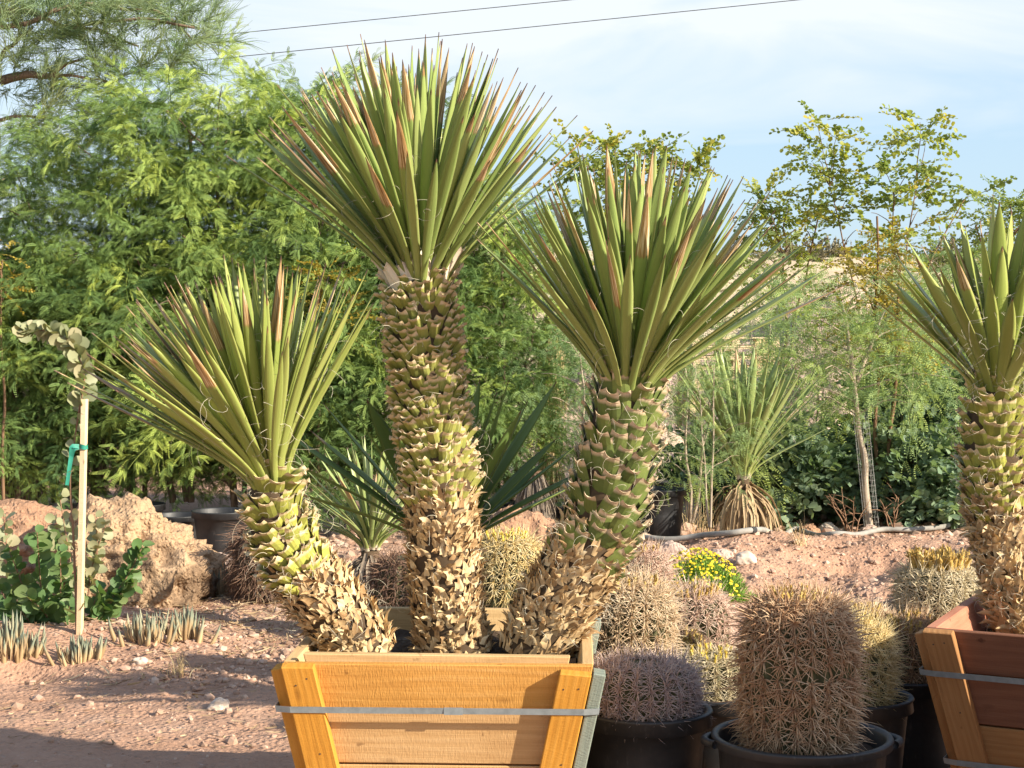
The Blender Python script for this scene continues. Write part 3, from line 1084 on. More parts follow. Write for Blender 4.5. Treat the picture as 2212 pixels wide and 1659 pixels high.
# centre trunk
D = 5.45
b0 = P(975, 1402, D)
yc = thing('yucca', 'tallest yucca upright in the centre of the orange crate', 'yucca', (b0.x, D, .60), 'yuccas in the orange crate')
cpts = pts_at([(985, 1418), (968, 1330), (960, 1230), (956, 1130), (948, 1000), (925, 850), (912, 700), (905, 606)], D)
e, ax = yucca_trunk(yc, cpts, [m_of(x, D) for x in (84, 78, 80, 78, 76, 74, 72, 66)], .40, M['trunk_scale'], 11, flap_len=.036, pale=True)
crown(yc, e - ax * .055, (-.03, -.16, 1), 170, .77, .038, 1, 47, M['yucca_leaf'], 21,
      extra=[(184, 52, .97), (3, 55, .93), (356, 50, .98)], dryp=.44, inner=.11, bendk=.02, r0=.066, h=.13, powr=.60, fibres=260)

# left trunk, leaning away to the left
D = 5.30
b0 = P(790, 1408, D)
yl = thing('yucca', 'yucca with a bent trunk leaning out to the left over the orange crate', 'yucca', (b0.x, D, .60), 'yuccas in the orange crate')
lpts = pts_at([(800, 1425), (745, 1350), (685, 1270), (625, 1190), (592, 1110), (590, 1060), (596, 1030)], [5.34, 5.32, 5.29, 5.26, 5.24, 5.24, 5.24])
e, ax = yucca_trunk(yl, lpts, [m_of(x, 5.3) for x in (70, 76, 76, 68, 60, 52, 44)], .49, M['trunk_scale_yellow'], 12, flap_len=.040, cell=.044, row=.033, stub_len=.07)
crown(yl, e - ax * .045, (-.24, -.20, 1), 140, .74, .034, 1, 44, M['yucca_yellow_leaf'], 22,
      extra=[(170, 46, .92), (185, 50, .95), (195, 45, 1.0), (350, 44, .9)], dryp=.28, inner=.21, bendk=.02, r0=.05, h=.12, powr=.60, fibres=330, fib=.035)

# right trunk
D = 5.40
b0 = P(1165, 1405, D)
yr = thing('yucca', 'yucca leaning right with a dark green scaly trunk in the orange crate', 'yucca', (b0.x, D, .60), 'yuccas in the orange crate')
rpts = pts_at([(1145, 1425), (1190, 1335), (1240, 1240), (1290, 1150), (1322, 1040), (1345, 930), (1356, 850), (1362, 815)], D)
e, ax = yucca_trunk(yr, rpts, [m_of(x, D) for x in (78, 86, 84, 82, 80, 75, 68, 62)], .36, M['trunk_scale_dark'], 13, flap_len=.042, fibres=420, row=.042, cell=.050, stub_len=.085, prot=.028)
crown(yr, e - ax * .085, (.10, -.17, 1), 155, .77, .041, 1, 49, M['yucca_leaf'], 23,
      extra=[(180, 50, .98), (5, 54, .97), (354, 57, 1.0)], dryp=.33, inner=.11, bendk=.02, r0=.064, h=.13, powr=.60, fibres=190)

# young yucca behind the centre trunk
D = 5.68
q = P(960, 1205, D)
yp = thing('yucca', 'small dark green yucca growing behind the tallest trunk in the orange crate', 'yucca', (q.x, D, .60), 'yuccas in the orange crate')
stem = MB(); stem.tubes(spline([(q.x, D, .56), (q.x + .01, D, .75), tuple(q)], 12), .06, 12, g=[.6], cap=True)
part('trunk', stem, M['trunk_core'], yp)
crown(yp, q, (.02, -.10, 1), 8, .66, .066, 10, 40, M['yucca_dark_leaf'], 24,
      extra=[(4, 26, .9), (356, 17, 1.0), (10, 34, 1.05), (0, 42, .86), (5, 52, .93), (352, 60, .98), (12, 47, .7), (180, 30, .85), (176, 48, .95), (186, 55, 1.12), (180, 62, 1.08), (172, 40, 1.0), (190, 68, .9), (8, 66, .8)],
      dryp=.12, r0=.04, h=.05, fibres=20, bendk=.02)

# yucca in the right crate
D = 6.0
b0 = P(2200, 1370, D)
ye = thing('yucca', 'yucca with wide yellow green leaves in the red brown crate', 'yucca', (b0.x, D, .55))
epts = pts_at([(2225, 1420), (2205, 1330), (2180, 1220), (2160, 1110), (2148, 1000), (2150, 900), (2160, 850)], D)
e, ax = yucca_trunk(ye, epts, [m_of(x, D) for x in (62, 60, 64, 68, 68, 64, 54)], .50, M['trunk_scale_yellow'], 14, flap_len=.05, row=.036, cell=.050, prot=.032, stub_len=.075, flapw=.045, fibres=500)
crown(ye, e - ax * .05, (.02, -.12, 1), 62, .67, .056, 3, 50, M['yucca_yellow_leaf'], 25,
      extra=[(180, 44, .95), (176, 52, .9), (185, 38, .98)], dryp=.12, r0=.05, h=.12, powr=.75, fibres=620, fib=.04)


# free standing yuccas behind
def skirt(root, top, h, spread, n, mat, seed, r0=.05, wid=.022):
    r = np.random.default_rng(seed)
    az = r.uniform(0, 2 * math.pi, n); K = 6; tt = np.linspace(0, 1, K)
    out = np.stack([np.cos(az), np.sin(az), 0 * az], -1)
    ln = h * r.uniform(.55, 1.05, n); so = spread * r.uniform(.25, 1.0, n) ** 1.2
    zz = top[2] - .02 - r.uniform(0, .25, n) * h
    b = np.stack([top[0] + 0 * az, top[1] + 0 * az, zz], -1) + out * r0
    pth = b[:, None, :] + out[:, None, :] * (so[:, None] * (1 - (1 - tt[None]) ** 1.8))[..., None]
    pth[:, :, 2] -= ln[:, None] * tt[None] ** 1.5
    pth[:, :, 2] = np.maximum(pth[:, :, 2], gh(pth[:, :, 0], pth[:, :, 1]) + .006)
    pth += r.normal(0, .006, pth.shape)
    mb = MB(); mb.ribbons(pth, wid * np.array([.7, 1, 1, .8, .5, .05])[None] * r.uniform(.6, 1.2, n)[:, None], out + np.array([[0, 0, .4]]), .3, g=r.uniform(0, 1, n))
    part('dead_leaf_skirt', mb, mat, root)


def ground_yucca(label, px, pbase, ptop, d, n, L, W, th1, seed, mat, skirtmat, spread, extra=(), hs=None):
    q = P(px, pbase, d); z0 = gz(q.x, d)
    top = P(px, ptop, d)
    root = thing('yucca', label, 'yucca', (q.x, d, z0), 'yuccas growing in the ground behind the crates')
    mb = MB(); mb.tubes(spline([(q.x + .02, d, z0 - .05), (q.x, d, (z0 + top.z) / 2), tuple(top)], 12), .05, 12, g=[.6], cap=True)
    part('trunk', mb, M['trunk_core'], root)
    crown(root, top, (.03, -.05, 1), n, L, W, 4, th1, mat, seed, extra, dryp=.08, r0=.045, h=.1, powr=.75, fibres=70, fib=.05, rad=.0009, bendk=.07)
    skirt(root, top, top.z - z0, spread, 150, skirtmat, seed, .05)
    return root


ground_yucca('bushy yucca with a tan skirt of dead leaves beside the grey hose', 1605, 1150, 1035, 12.6, 60, 1.02, .056, 50, 31, M['yucca_pale_leaf'], M['dry_skirt'], .30,
             [(180, 60, .8), (5, 62, .75)])
ground_yucca('low yucca with a dark grey skirt of dead leaves behind the left trunk', 800, 1325, 1190, 9.0, 52, .60, .032, 66, 32, M['yucca_pale_leaf'], M['grey_skirt'], .20,
             [(180, 70, .95), (175, 78, 1.0), (188, 60, 1.05)])

# ------------------------------------------------------------------ barrel cacti and pots
def lathe(mb, prof, n=48, wob=0.0, c=(0, 0, 0), seed=0):
    prof = np.asarray(prof, float); K = len(prof)
    an = np.arange(n) * 2 * math.pi / n
    w = 1 + wob * np.sin(an * 2 + seed)
    v = np.stack([prof[:, 0:1] * np.cos(an)[None] * w, prof[:, 0:1] * np.sin(an)[None] * w, np.repeat(prof[:, 1:2], n, 1)], -1) + np.asarray(c)
    idx = np.arange(K * n).reshape(K, n); nx = np.roll(idx, -1, 1)
    f = np.stack([idx[:-1], nx[:-1], nx[1:], idx[1:]], -1).reshape(-1, 4)
    mb.add(v.reshape(-1, 3), [f])


def make_pot(label, loc, r, h, group='black nursery pots', tub=False, seed=0, soil=True):
    x, y, z = loc
    root = thing('nursery_pot', label, 'plant pot', loc, group)
    mb = MB()
    b = r * (.80 if not tub else .86)
    rim = .052 * (r / .2) if not tub else .03
    lip = .016
    prof = [(.001, .0), (b, .0), (b + .004, .006), (b + (r - b) * .5, h * .5), (r - .006, h - rim), (r + lip * .9, h - rim + .004), (r + lip * .6, h - .012), (r + lip, h - .006), (r + lip * .8, h), (r - .004, h),
            (r - .010, h - .01), (r - .012, h - .09)]
    lathe(mb, prof, 56, .012, loc, seed)
    part('pot_wall', mb, M['black_plastic'], root)
    if tub:
        for sg in (-1, 1):
            hm = MB()
            t_ = np.linspace(-.42, .42, 9)
            pth = np.stack([x + sg * (r + .012 + .028 * np.cos(t_ / .42 * 1.5)), y + np.sin(t_) * r * .55, z + h - .018 + 0 * t_], -1)
            hm.tubes(pth, .013, 8, cap=True)
            part('handle', hm, M['black_plastic'], root)
    if soil:
        n = 36; an = np.arange(n) * 2 * math.pi / n
        sm = MB()
        rr = np.array([.0001, .4, .8, 1.0]) * (r - .013)
        X = x + rr[:, None] * np.cos(an)[None]; Y = y + rr[:, None] * np.sin(an)[None]
        Z = z + h - .06 + .012 * fbm(X * 12, Y * 12, 0, 4, 3)
        idx = np.arange(4 * n).reshape(4, n); nx = np.roll(idx, -1, 1)
        sm.add(np.stack([X, Y, Z], -1).reshape(-1, 3), [np.stack([idx[:-1], nx[:-1], nx[1:], idx[1:]], -1).reshape(-1, 4)])
        part('soil', sm, M['soil'], root)
    return root


def cactus(label, loc, r, h, spine, seed, ribs=20, areoles=18, per=11, slen=.055, srad=.0011, fruit=26, fruit_mat='fruit', fr=.45, fsize=.032, tilt=(0, 0), down=.0, flat=.0, fresh=0, K=4, curl=.6):
    g_ = np.random.default_rng(seed)
    x, y, z = loc
    fsize *= .72
    root = thing('barrel_cactus', label, 'cactus', loc, 'barrel cacti')
    rot = np.array((Matrix.Rotation(tilt[0], 3, 'X') @ Matrix.Rotation(tilt[1], 3, 'Y')))
    # profile by arc: straight-ish barrel with a domed top
    s = np.linspace(0, 1, 40)
    ang = s * math.pi * .5
    pr = r * np.where(s < .45, .86 + .14 * np.sin(s / .45 * math.pi / 2), 1.0)
    hz = h * np.interp(s, [0, .55, 1], [0, .62, 1.0])
    dome = np.clip((s - .50) / .50, 0, 1)
    pr = pr * np.sqrt(np.clip(1 - dome ** 2.05, 0.0, 1)) + .0
    hz = np.where(s > .5, h * (.60 + .40 * np.sin(dome * math.pi / 2)), hz * .60 / .5649 * .94 + 0)
    hz = np.maximum.accumulate(hz)
    pr[-1] = .012
    nA = ribs * 8
    an = np.arange(nA) * 2 * math.pi / nA
    rib = 1 - .17 * (1 - np.abs(np.cos(an * ribs / 2)))
    V = np.stack([pr[:, None] * rib[None] * np.cos(an)[None], pr[:, None] * rib[None] * np.sin(an)[None], np.repeat(hz[:, None], nA, 1)], -1)
    idx = np.arange(40 * nA).reshape(40, nA); nx = np.roll(idx, -1, 1)
    mb = MB(); mb.add(V.reshape(-1, 3) @ rot.T + np.array(loc), [np.stack([idx[:-1], nx[:-1], nx[1:], idx[1:]], -1).reshape(-1, 4)], (0, .5, 0, 0))
    part('cactus_body', mb, M['cactus_body'], root)
    # spines
    sp_ = (np.arange(areoles) + .5) / areoles
    sa = .03 + .95 * sp_
    A, Sx = np.meshgrid(np.arange(ribs) * 2 * math.pi / ribs + math.pi / ribs * 0, sa)
    A = A.ravel() + g_.normal(0, .02, A.size); Sx = (Sx.ravel() + g_.normal(0, .012, A.size)).clip(.01, .985)
    pR = np.interp(Sx, s, pr); pZ = np.interp(Sx, s, hz)
    dR = np.interp(np.clip(Sx + .02, 0, 1), s, pr) - np.interp(np.clip(Sx - .02, 0, 1), s, pr); dZ = np.interp(np.clip(Sx + .02, 0, 1), s, hz) - np.interp(np.clip(Sx - .02, 0, 1), s, hz)
    tn = nrm(np.stack([dR * np.cos(A), dR * np.sin(A), dZ], -1))
    side = np.stack([-np.sin(A), np.cos(A), 0 * A], -1)
    no = nrm(np.cross(side, tn)); 
    base = np.stack([pR * np.cos(A), pR * np.sin(A), pZ], -1)
    nA_ = len(A); per = int(per * 1.3)
    rep = np.repeat(np.arange(nA_), per)
    n = len(rep)
    ph = (np.arange(n) % per) * 2 * math.pi / max(1, per - 3) + g_.normal(0, .16, n); el = np.where(np.arange(n) % per < 3, g_.uniform(.8, 1.35, n), g_.normal(.34, .10, n))
    d = no[rep] * np.sin(el)[:, None] + (tn[rep] * np.cos(ph)[:, None] + side[rep] * np.sin(ph)[:, None]) * np.cos(el)[:, None]
    d = nrm(d + np.array([0, 0, -down]))
    ln = slen * g_.uniform(.55, 1.25, n) * np.where(np.arange(n) % per < 3, 1.2, .9)
    tt = np.linspace(0, 1, K)
    cv = nrm(g_.normal(0, .6, (n, 3)) - tn[rep] * curl)
    pth = base[rep][:, None, :] + d[:, None, :] * (tt[None] * ln[:, None])[..., None] + cv[:, None, :] * ((tt ** 2)[None] * ln[:, None] * .38)[..., None]
    rad = srad * 1.45 * g_.uniform(.7, 1.3, n)[:, None] * np.interp(tt, [0, .5, 1], [1, .85, .15])[None]
    sm = MB(); sm.tubes((pth.reshape(-1, 3) @ rot.T + np.array(loc)).reshape(pth.shape), rad, 3, g=np.clip(g_.uniform(0, 1, nA_)[rep] * .5 + g_.uniform(0, 1, n) * .5, 0, 1))
    part('spines', sm, M[spine], root)
    if fruit:
        fa = np.arange(fruit) * 2.39996; fq = np.sqrt((np.arange(fruit) + .5) / fruit)
        fq = np.where(np.arange(fruit) % 4 == 0, fq, .72 + .28 * fq)
        R_ = r * fr * fq + g_.normal(0, .006, fruit)
        o_ = np.argsort(pr); zz = np.interp(R_, pr[o_], hz[o_])
        zz = np.where(R_ < pr[22], np.interp(R_, pr[::-1][:19], hz[::-1][:19]), zz)
        fb = MB()
        c = np.stack([R_ * np.cos(fa), R_ * np.sin(fa), zz], -1)
        ax = nrm(np.stack([np.cos(fa) * .28, np.sin(fa) * .28, np.ones(fruit)], -1) + g_.normal(0, .12, (fruit, 3)))
        hgt = fsize * g_.uniform(.75, 1.35, fruit)
        pth = c[:, None, :] + ax[:, None, :] * (np.linspace(-.2, 1.5, 7)[None] * hgt[:, None])[..., None]
        rad = fsize * .36 * g_.uniform(.75, 1.2, fruit)[:, None] * np.array([.6, .95, 1.0, .8, .55, .62, .42])[None]
        fb.tubes((pth.reshape(-1, 3) @ rot.T + np.array(loc)).reshape(pth.shape), rad, 7, g=g_.uniform(0, 1, fruit), cap=True)
        # withered petals on each
        m_ = fruit * 9; ri = np.repeat(np.arange(fruit), 9)
        st = c[ri] + ax[ri] * (hgt[ri] * .95)[:, None]
        dd = nrm(ax[ri] + g_.normal(0, .38, (m_, 3)))
        pth = st[:, None, :] + dd[:, None, :] * (np.linspace(0, 1, 3)[None] * (hgt[ri] * g_.uniform(.5, 1.0, m_))[:, None])[..., None]
        fb.ribbons((pth.reshape(-1, 3) @ rot.T + np.array(loc)).reshape(pth.shape), (fsize * .22 * np.array([1, .8, .15]))[None], g_.normal(0, 1, (m_, 3)), .2, g=g_.uniform(0, 1, m_))
        part('dried_flowers', fb, M[fruit_mat], root)
    for q_ in range(fresh):
        a_ = g_.uniform(0, 6.28); c = np.array([r * .62 * math.cos(a_), r * .62 * math.sin(a_) , h * .93])
        c = c @ rot.T + np.array(loc)
        fb = MB(); fb.tubes(np.array([c + np.array([math.cos(a_) * .1, math.sin(a_) * .1, 1]) * f for f in (-.01, .005, .02, .035, .045)]), np.array([.008, .016, .019, .014, .005])[None], 10, g=[.7], cap=True)
        part('yellow_fruit', fb, M['fresh_fruit'], root)
    return root


POTS = 'black nursery pots beside the crates'


def potted(px, prim, d, r, h_pot):
    q = P(px, prim, d)
    return q.x, d, q.z


# big brown cactus in the tub
q = P(1732, 1590, 5.15)
pz = q.z - .40
make_pot('wide black tub with side handles under the big brown barrel cactus', (q.x, 5.15, 0.0), .262, q.z + .005, POTS, True, 1)
cactus('big brown spiny barrel cactus standing in the black tub', (q.x - .012, 5.15, q.z - .06), .168, .49, 'spine_brown', 51, 21, 20, 13, .058, .00135, 18, 'fruit', .42, .026, down=.28, K=5, curl=.9)
# mauve cactus at the crate
q = P(1392, 1528, 5.45)
make_pot('round black pot with a thick rim under the mauve cactus by the orange crate', (q.x, 5.45, 0.0), .205, q.z + .0, POTS, False, 2)
cactus('low mauve grey barrel cactus in the black pot touching the orange crate', (q.x - .005, 5.45, q.z - .055), .172, .20, 'spine_mauve', 52, 21, 15, 12, .05, .001, 0, down=.0)
# greenish cactus behind
q = P(1545, 1490, 5.95)
make_pot('black pot behind the brown cactus tub holding a pale green cactus', (q.x + .01, 5.95, 0.0), .20, q.z, POTS, False, 3)
cactus('small pale greenish barrel cactus with a ring of yellow dried flowers', (q.x, 5.95, q.z - .05), .135, .17, 'spine_pale', 53, 19, 13, 11, .042, .001, 20, 'fresh_fruit', .62, .026)
# yellow cactus to the right
q = P(1845, 1500, 5.85)
make_pot('sunlit black pot holding the yellow spined cactus behind the brown one', (q.x, 5.85, 0.0), .192, q.z, POTS, False, 4)
cactus('yellow spined barrel cactus lit by the sun behind the big brown cactus', (q.x - .03, 5.85, q.z - .05), .155, .30, 'spine_yellow', 54, 20, 18, 12, .058, .001, 18, 'fruit', .5, .028, down=.1)
# brown cactus with ochre crown beside right crate
q = P(1948, 1452, 6.35)
make_pot('black pot in the shade beside the red brown crate', (q.x + .02, 6.35, 0.0), .215, q.z, POTS, False, 5)
cactus('reddish brown barrel cactus with a flat ochre crown beside the red brown crate', (q.x, 6.35, q.z - .05), .16, .24, 'spine_brown', 55, 20, 15, 12, .055, .0011, 40, 'fruit', .80, .03)
# tan cactus beside the crate corner
q = P(1350, 1425, 6.3)
make_pot('black pot mostly hidden behind the orange crate under a tan cactus', (q.x, 6.3, 0.0), .20, q.z, POTS, False, 6)
cactus('golden tan barrel cactus with yellow fruit behind the right corner of the orange crate', (q.x, 6.3, q.z - .05), .165, .34, 'spine_tan', 56, 20, 17, 12, .062, .0012, 18, 'fruit', .62, .032, fresh=3, tilt=(0, .06))
# cacti further back
q = P(1495, 1425, 7.1)
make_pot('black pot in deep shade behind the mauve cactus', (q.x - .05, 6.75, 0.0), .19, P(1475, 1440, 6.75).z, POTS, False, 7)
cactus('pinkish barrel cactus with ochre crown and two yellow fruits below the yellow flowers', (q.x, 7.25, .10), .175, P(1495, 1278, 7.25).z - .10, 'spine_pink', 57, 21, 17, 11, .055, .0012, 34, 'fruit', .72, .034, fresh=2)
cactus('small dark brown cactus with withered crown in the shade of its neighbours', (P(1470, 1440, 6.75).x, 6.75, P(1470, 1440, 6.75).z - .05), .10, .16, 'spine_dark', 58, 17, 12, 10, .045, .001, 24, 'fruit', .8, .034)
q = onground(1392, 1335)
cactus('tall pink barrel cactus behind the dark green yucca trunk', (P(1388, 1300, 8.3).x, 8.3, gz(P(1388, 1300, 8.3).x, 8.3)), .14, P(1388, 1190, 8.3).z - gz(P(1388, 1300, 8.3).x, 8.3), 'spine_pink', 59, 20, 22, 11, .05, .0014, 22, 'fruit', .45, .028)
x_ = P(1092, 1300, 7.6).x
cactus('golden yellow topped barrel cactus seen between the centre and right trunks', (x_, 7.6, gz(x_, 7.6)), .185, P(1092, 1165, 7.6).z, 'spine_yellow', 60, 20, 22, 11, .062, .0014, 16, 'fresh_fruit', .5, .03, down=.5)
x_ = P(872, 1300, 7.8).x
cactus('dark brown barrel cactus shaded by the centre trunk', (x_, 7.8, gz(x_, 7.8)), .16, P(872, 1208, 7.8).z, 'spine_dark', 61, 18, 18, 11, .055, .0014, 0, down=.5)
q = onground(592, 1288)
cactus('shaggy dark reddish barrel cactus in the shade behind the left trunk', (q.x, q.y, q.z - .02), .24, .46, 'spine_dark', 62, 20, 18, 12, .085, .0017, 0, down=.9)
q = onground(2050, 1352)
cactus('round tan barrel cactus with ochre flower crown on the dirt by the red brown crate', (q.x, 9.3, gz(q.x, 9.3) - .02), .225, P(2050, 1218, 9.3).z - gz(q.x, 9.3), 'spine_pale', 63, 21, 17, 12, .068, .0016, 60, 'fruit', .62, .072, down=.1)
x_ = P(1868, 1340, 8.2).x
cactus('little barrel cactus with dusty ochre crown on the dirt behind the brown cactus', (x_, 8.2, gz(x_, 8.2) - .02), .13, P(1868, 1308, 8.2).z - gz(x_, 8.2), 'spine_tan', 64, 18, 12, 11, .05, .0014, 26, 'fruit', .6, .028)
x_ = P(1772, 1320, 7.6).x

# added unseen crate and cactus, placed and sized to shade the tub and pots
bx = make_crate('added unseen grey timber crate outside the right edge, put there for shade on the pots', (2.25, 4.38, 0), R(8), .82, .60, .18,
                (M['brown_wood'], M['brown_wood'], M['grey_wood'], M['tan_wood'], [M['brown_wood']] * 4), (.46,), .52, False)
cactus('added unseen tall barrel cactus outside the right edge, blocking sun from the tub and pots', (2.22, 4.36, .52), .35, .88, 'spine_brown', 65, 20, 20, 8, .06, .0013, 20, 'fruit', .5, .03)

# ------------------------------------------------------------------ boulders and stones
def boulder(name, label, cat, loc, rx, ry, rz, mat, seed, group=None, sub=5, rough=.22, fine=.06, crust=False):
    v, f = ico(seed, 0, sub)
    n1 = fbm(v[:, 0] * 1.4 + seed, v[:, 1] * 1.4, v[:, 2] * 1.4, seed, 4)
    n2 = fbm(v[:, 0] * 7 + seed, v[:, 1] * 7, v[:, 2] * 7, seed + 9, 4)
    v = v * (1 + rough * n1 + fine * n2)[:, None]
    v = np.sign(v) * np.abs(v) ** .85
    v[:, 2] = np.where(v[:, 2] < -.35, -.35 + (v[:, 2] + .35) * .2, v[:, 2])
    v = (v - np.array([0, 0, -.35])) * np.array([rx, ry, rz / 1.35])
    mb = MB(); mb.add(v + np.array(loc), [f])
    return solo(name, mb, M[mat], label, cat, loc, group)


q = onground(330, 1312)
boulder('boulder', 'big crumbly tan boulder with dark crusted top behind the clump of aloes', 'boulder', (q.x - .27, q.y + .45, q.z - .05), .54, .50, .60, 'rock_tan', 3, 'boulders behind the crates', 6, .26, .13)
boulder('boulder', 'wide reddish earth boulder behind the leafy shrub at the left edge', 'boulder', (P(10, 1200, 11.0).x, 11.0, -.06), .75, .5, .50, 'rock_red', 5, 'boulders behind the crates', 6, .24, .14)
boulder('boulder', 'reddish rounded boulder behind the centre yucca trunk', 'boulder', (P(1105, 1200, 11.0).x, 11.0, -.05), .36, .32, P(1100, 1118, 11.0).z + .05, 'rock_red', 8, 'boulders behind the crates', 6, .18, .10)
boulder('boulder', 'heap of pale brown rubble at the foot of the round black pots', 'boulder', (P(470, 1230, 11.3).x, 11.3, -.04), .26, .2, .17, 'heap_pink', 9, 'boulders behind the crates', 5, .3, .16)
for (px, py, r_, lab, mt, sd) in [(472, 1532, .045, 'flat white stone on the gravel left of the orange crate', 'white_stone', 1),
                                  (1748, 1156, .09, 'brown stone lying on the grey hose', 'rock_red', 2),
                                  (1790, 1150, .08, 'pale stone behind the hose right of the bushy yucca', 'white_stone', 3),
                                  (1875, 1152, .07, 'grey tan stone behind the hose left of the wooden post', 'heap_pink', 4),
                                  (1612, 1215, .07, 'white stone on the dirt above the yellow flowers', 'white_stone', 5),
                                  (1560, 1212, .08, 'pale crumbled stone beside the hole in the dirt', 'heap_pink', 6),
                                  (1450, 1205, .12, 'pale crumbled stone left of the hole in the dirt', 'heap_pink', 7),
                                  (1775, 1365, .05, 'small tan stone on the dirt mound behind the brown cactus', 'heap_pink', 10),
                                  (303, 1432, .035, 'small white stone by the blue green aloe', 'white_stone', 11)]:
    q = onground(px, py)
    boulder('rock', lab, 'stone', (q.x, q.y, q.z - r_ * .15), r_, r_ * .8, r_ * 1.0, mt, sd, 'loose stones on the dirt', 4, .3, .12)


def gravel():
    r = np.random.default_rng(77)
    mb = MB()
    tv, tf = ico(4, .3, 1)
    tv2, tf2 = ico(9, .35, 1)

    def put(n, xr, yr, lo, hi, dens=None):
        x = r.uniform(*xr, n); y = r.uniform(*yr, n)
        if dens is not None:
            k_ = r.uniform(0, 1, n) < dens(x, y); x, y = x[k_], y[k_]
        n = len(x)
        s_ = lo * (hi / lo) ** (r.uniform(0, 1, n) ** 2.6)
        T = np.stack([x, y, gh(x, y) + s_ * .25], -1)
        sc = np.stack([s_, s_ * r.uniform(.6, 1, n), s_ * r.uniform(.45, .8, n)], -1)
        h_ = n // 2
        for (a_, b_, c_, d_) in ((tv, tf, 0, h_), (tv2, tf2, h_, n)):
            mb.inst(a_, [b_], rot_z(r.uniform(0, 6.28, d_ - c_)) @ rot_x(r.normal(0, .4, d_ - c_)), T[c_:d_], sc[c_:d_], None, r.uniform(0, 1, d_ - c_))
    heap = lambda x, y: np.clip(np.exp(-(((x + 1.3) / .55) ** 2 + ((y - 8.2) / .75) ** 2)) * 1.1 + np.exp(-(((x + 1.6) / .6) ** 2 + ((y - 9.1) / .6) ** 2)) * .8, 0, 1)
    put(6500, (-3.0, .2), (6.4, 10.6), .008, .034, heap)
    put(4200, (-3.6, 4.2), (6.2, 13.6), .006, .022, lambda x, y: .45 + .5 * fbm(x * .8, y * .8, 0, 50, 3))
    put(6500, (.3, 4.3), (8.4, 13.4), .007, .034, lambda x, y: .75 + .5 * fbm(x * 1.4, y * 1.4, 0, 60, 3))
    put(1500, (-3.8, -.2), (11.2, 14.0), .012, .05)
    put(2400, (.5, 5.5), (12.6, 22), .02, .09, lambda x, y: .5 + .7 * fbm(x * .7, y * .7, 0, 61, 3))
    o = solo('gravel', mb, M['stone'], 'loose gravel and clods scattered over the dirt', 'gravel', (0, 0, 0), None, False)
    o['kind'] = 'stuff'
    # straw and bark litter
    mb = MB()
    n = 7500
    x = r.uniform(-3.4, .8, n); y = r.uniform(6.5, 11.5, n)
    k_ = r.uniform(0, 1, n) < (.16 + np.exp(-(((x + 1.4) / .8) ** 2 + ((y - 9.3) / .8) ** 2)) + .8 * np.exp(-(((x + 1.6) / .7) ** 2 + ((y - 10.3) / .5) ** 2)))
    x, y = x[k_], y[k_]; n = len(x)
    L_ = r.uniform(.02, .11, n) * np.where(r.uniform(0, 1, n) < .2, 1.6, .7); a_ = r.uniform(0, 6.28, n)
    tt = np.linspace(-.5, .5, 5)
    p = np.stack([x[:, None] + np.cos(a_)[:, None] * tt * L_[:, None] + (tt ** 2) * r.normal(0, .05, n)[:, None], y[:, None] + np.sin(a_)[:, None] * tt * L_[:, None], 0 * tt + 0 * x[:, None]], -1)
    p[:, :, 2] = gh(p[:, :, 0], p[:, :, 1]) + .007 + r.uniform(0, .012, n)[:, None] + (tt ** 2)[None] * r.uniform(0, .06, n)[:, None]
    mb.ribbons(p, r.uniform(.004, .013, n)[:, None] * np.array([.4, 1, 1, 1, .3])[None], np.array([[0, 0, 1.0]]) + r.normal(0, .3, (n, 3)), .25, g=r.uniform(.1, 1, n))
    o = solo('dry_litter', mb, M['dry_skirt'], 'straw and bark litter strewn on the dirt left of the orange crate', 'litter', (0, 0, 0))
    o['kind'] = 'stuff'


gravel()

# pink gravel heap, pallets, hose
def heap(label, px, d, w, dep, h, seed, mat='heap_pink', z0=0.0):
    n = 70
    X, Y = np.meshgrid(np.linspace(-1, 1, n), np.linspace(-1, 1, n))
    rr = np.sqrt(X ** 2 + Y ** 2)
    Z = h * np.clip(1 - rr, -.05, 1) ** .8 if False else h * (np.clip(1 - rr ** 1.4, 0, 1)) * (1 + .35 * fbm(X * 3, Y * 3, 0, seed, 4)) - .04
    idx = np.arange(n * n).reshape(n, n)
    f = np.stack([idx[:-1, :-1], idx[:-1, 1:], idx[1:, 1:], idx[1:, :-1]], -1).reshape(-1, 4)
    c = P(px, 1000, d)
    mb = MB(); mb.add(np.stack([c.x + X * w, d + Y * dep, z0 + Z], -1).reshape(-1, 3), [f])
    solo('gravel_heap', mb, M[mat], label, 'gravel heap', (c.x, d, z0), 'heaps of pinkish gravel behind the sparse trees')


heap('long pinkish gravel heap behind the bushy yucca', 1690, 20, 1.9, 1.2, 1.1, 1)
heap('pinkish gravel heap partly hidden behind the dark green yucca trunk', 1250, 19, 1.6, 1.2, .95, 2)
heap('distant pinkish gravel bank in front of the tan hill', 1800, 27, 4.0, 2.0, 2.0, 3)
heap('gravel bank behind the shrubs near the right edge', 2120, 24, 2.5, 1.6, 1.5, 4, 'rock_red')


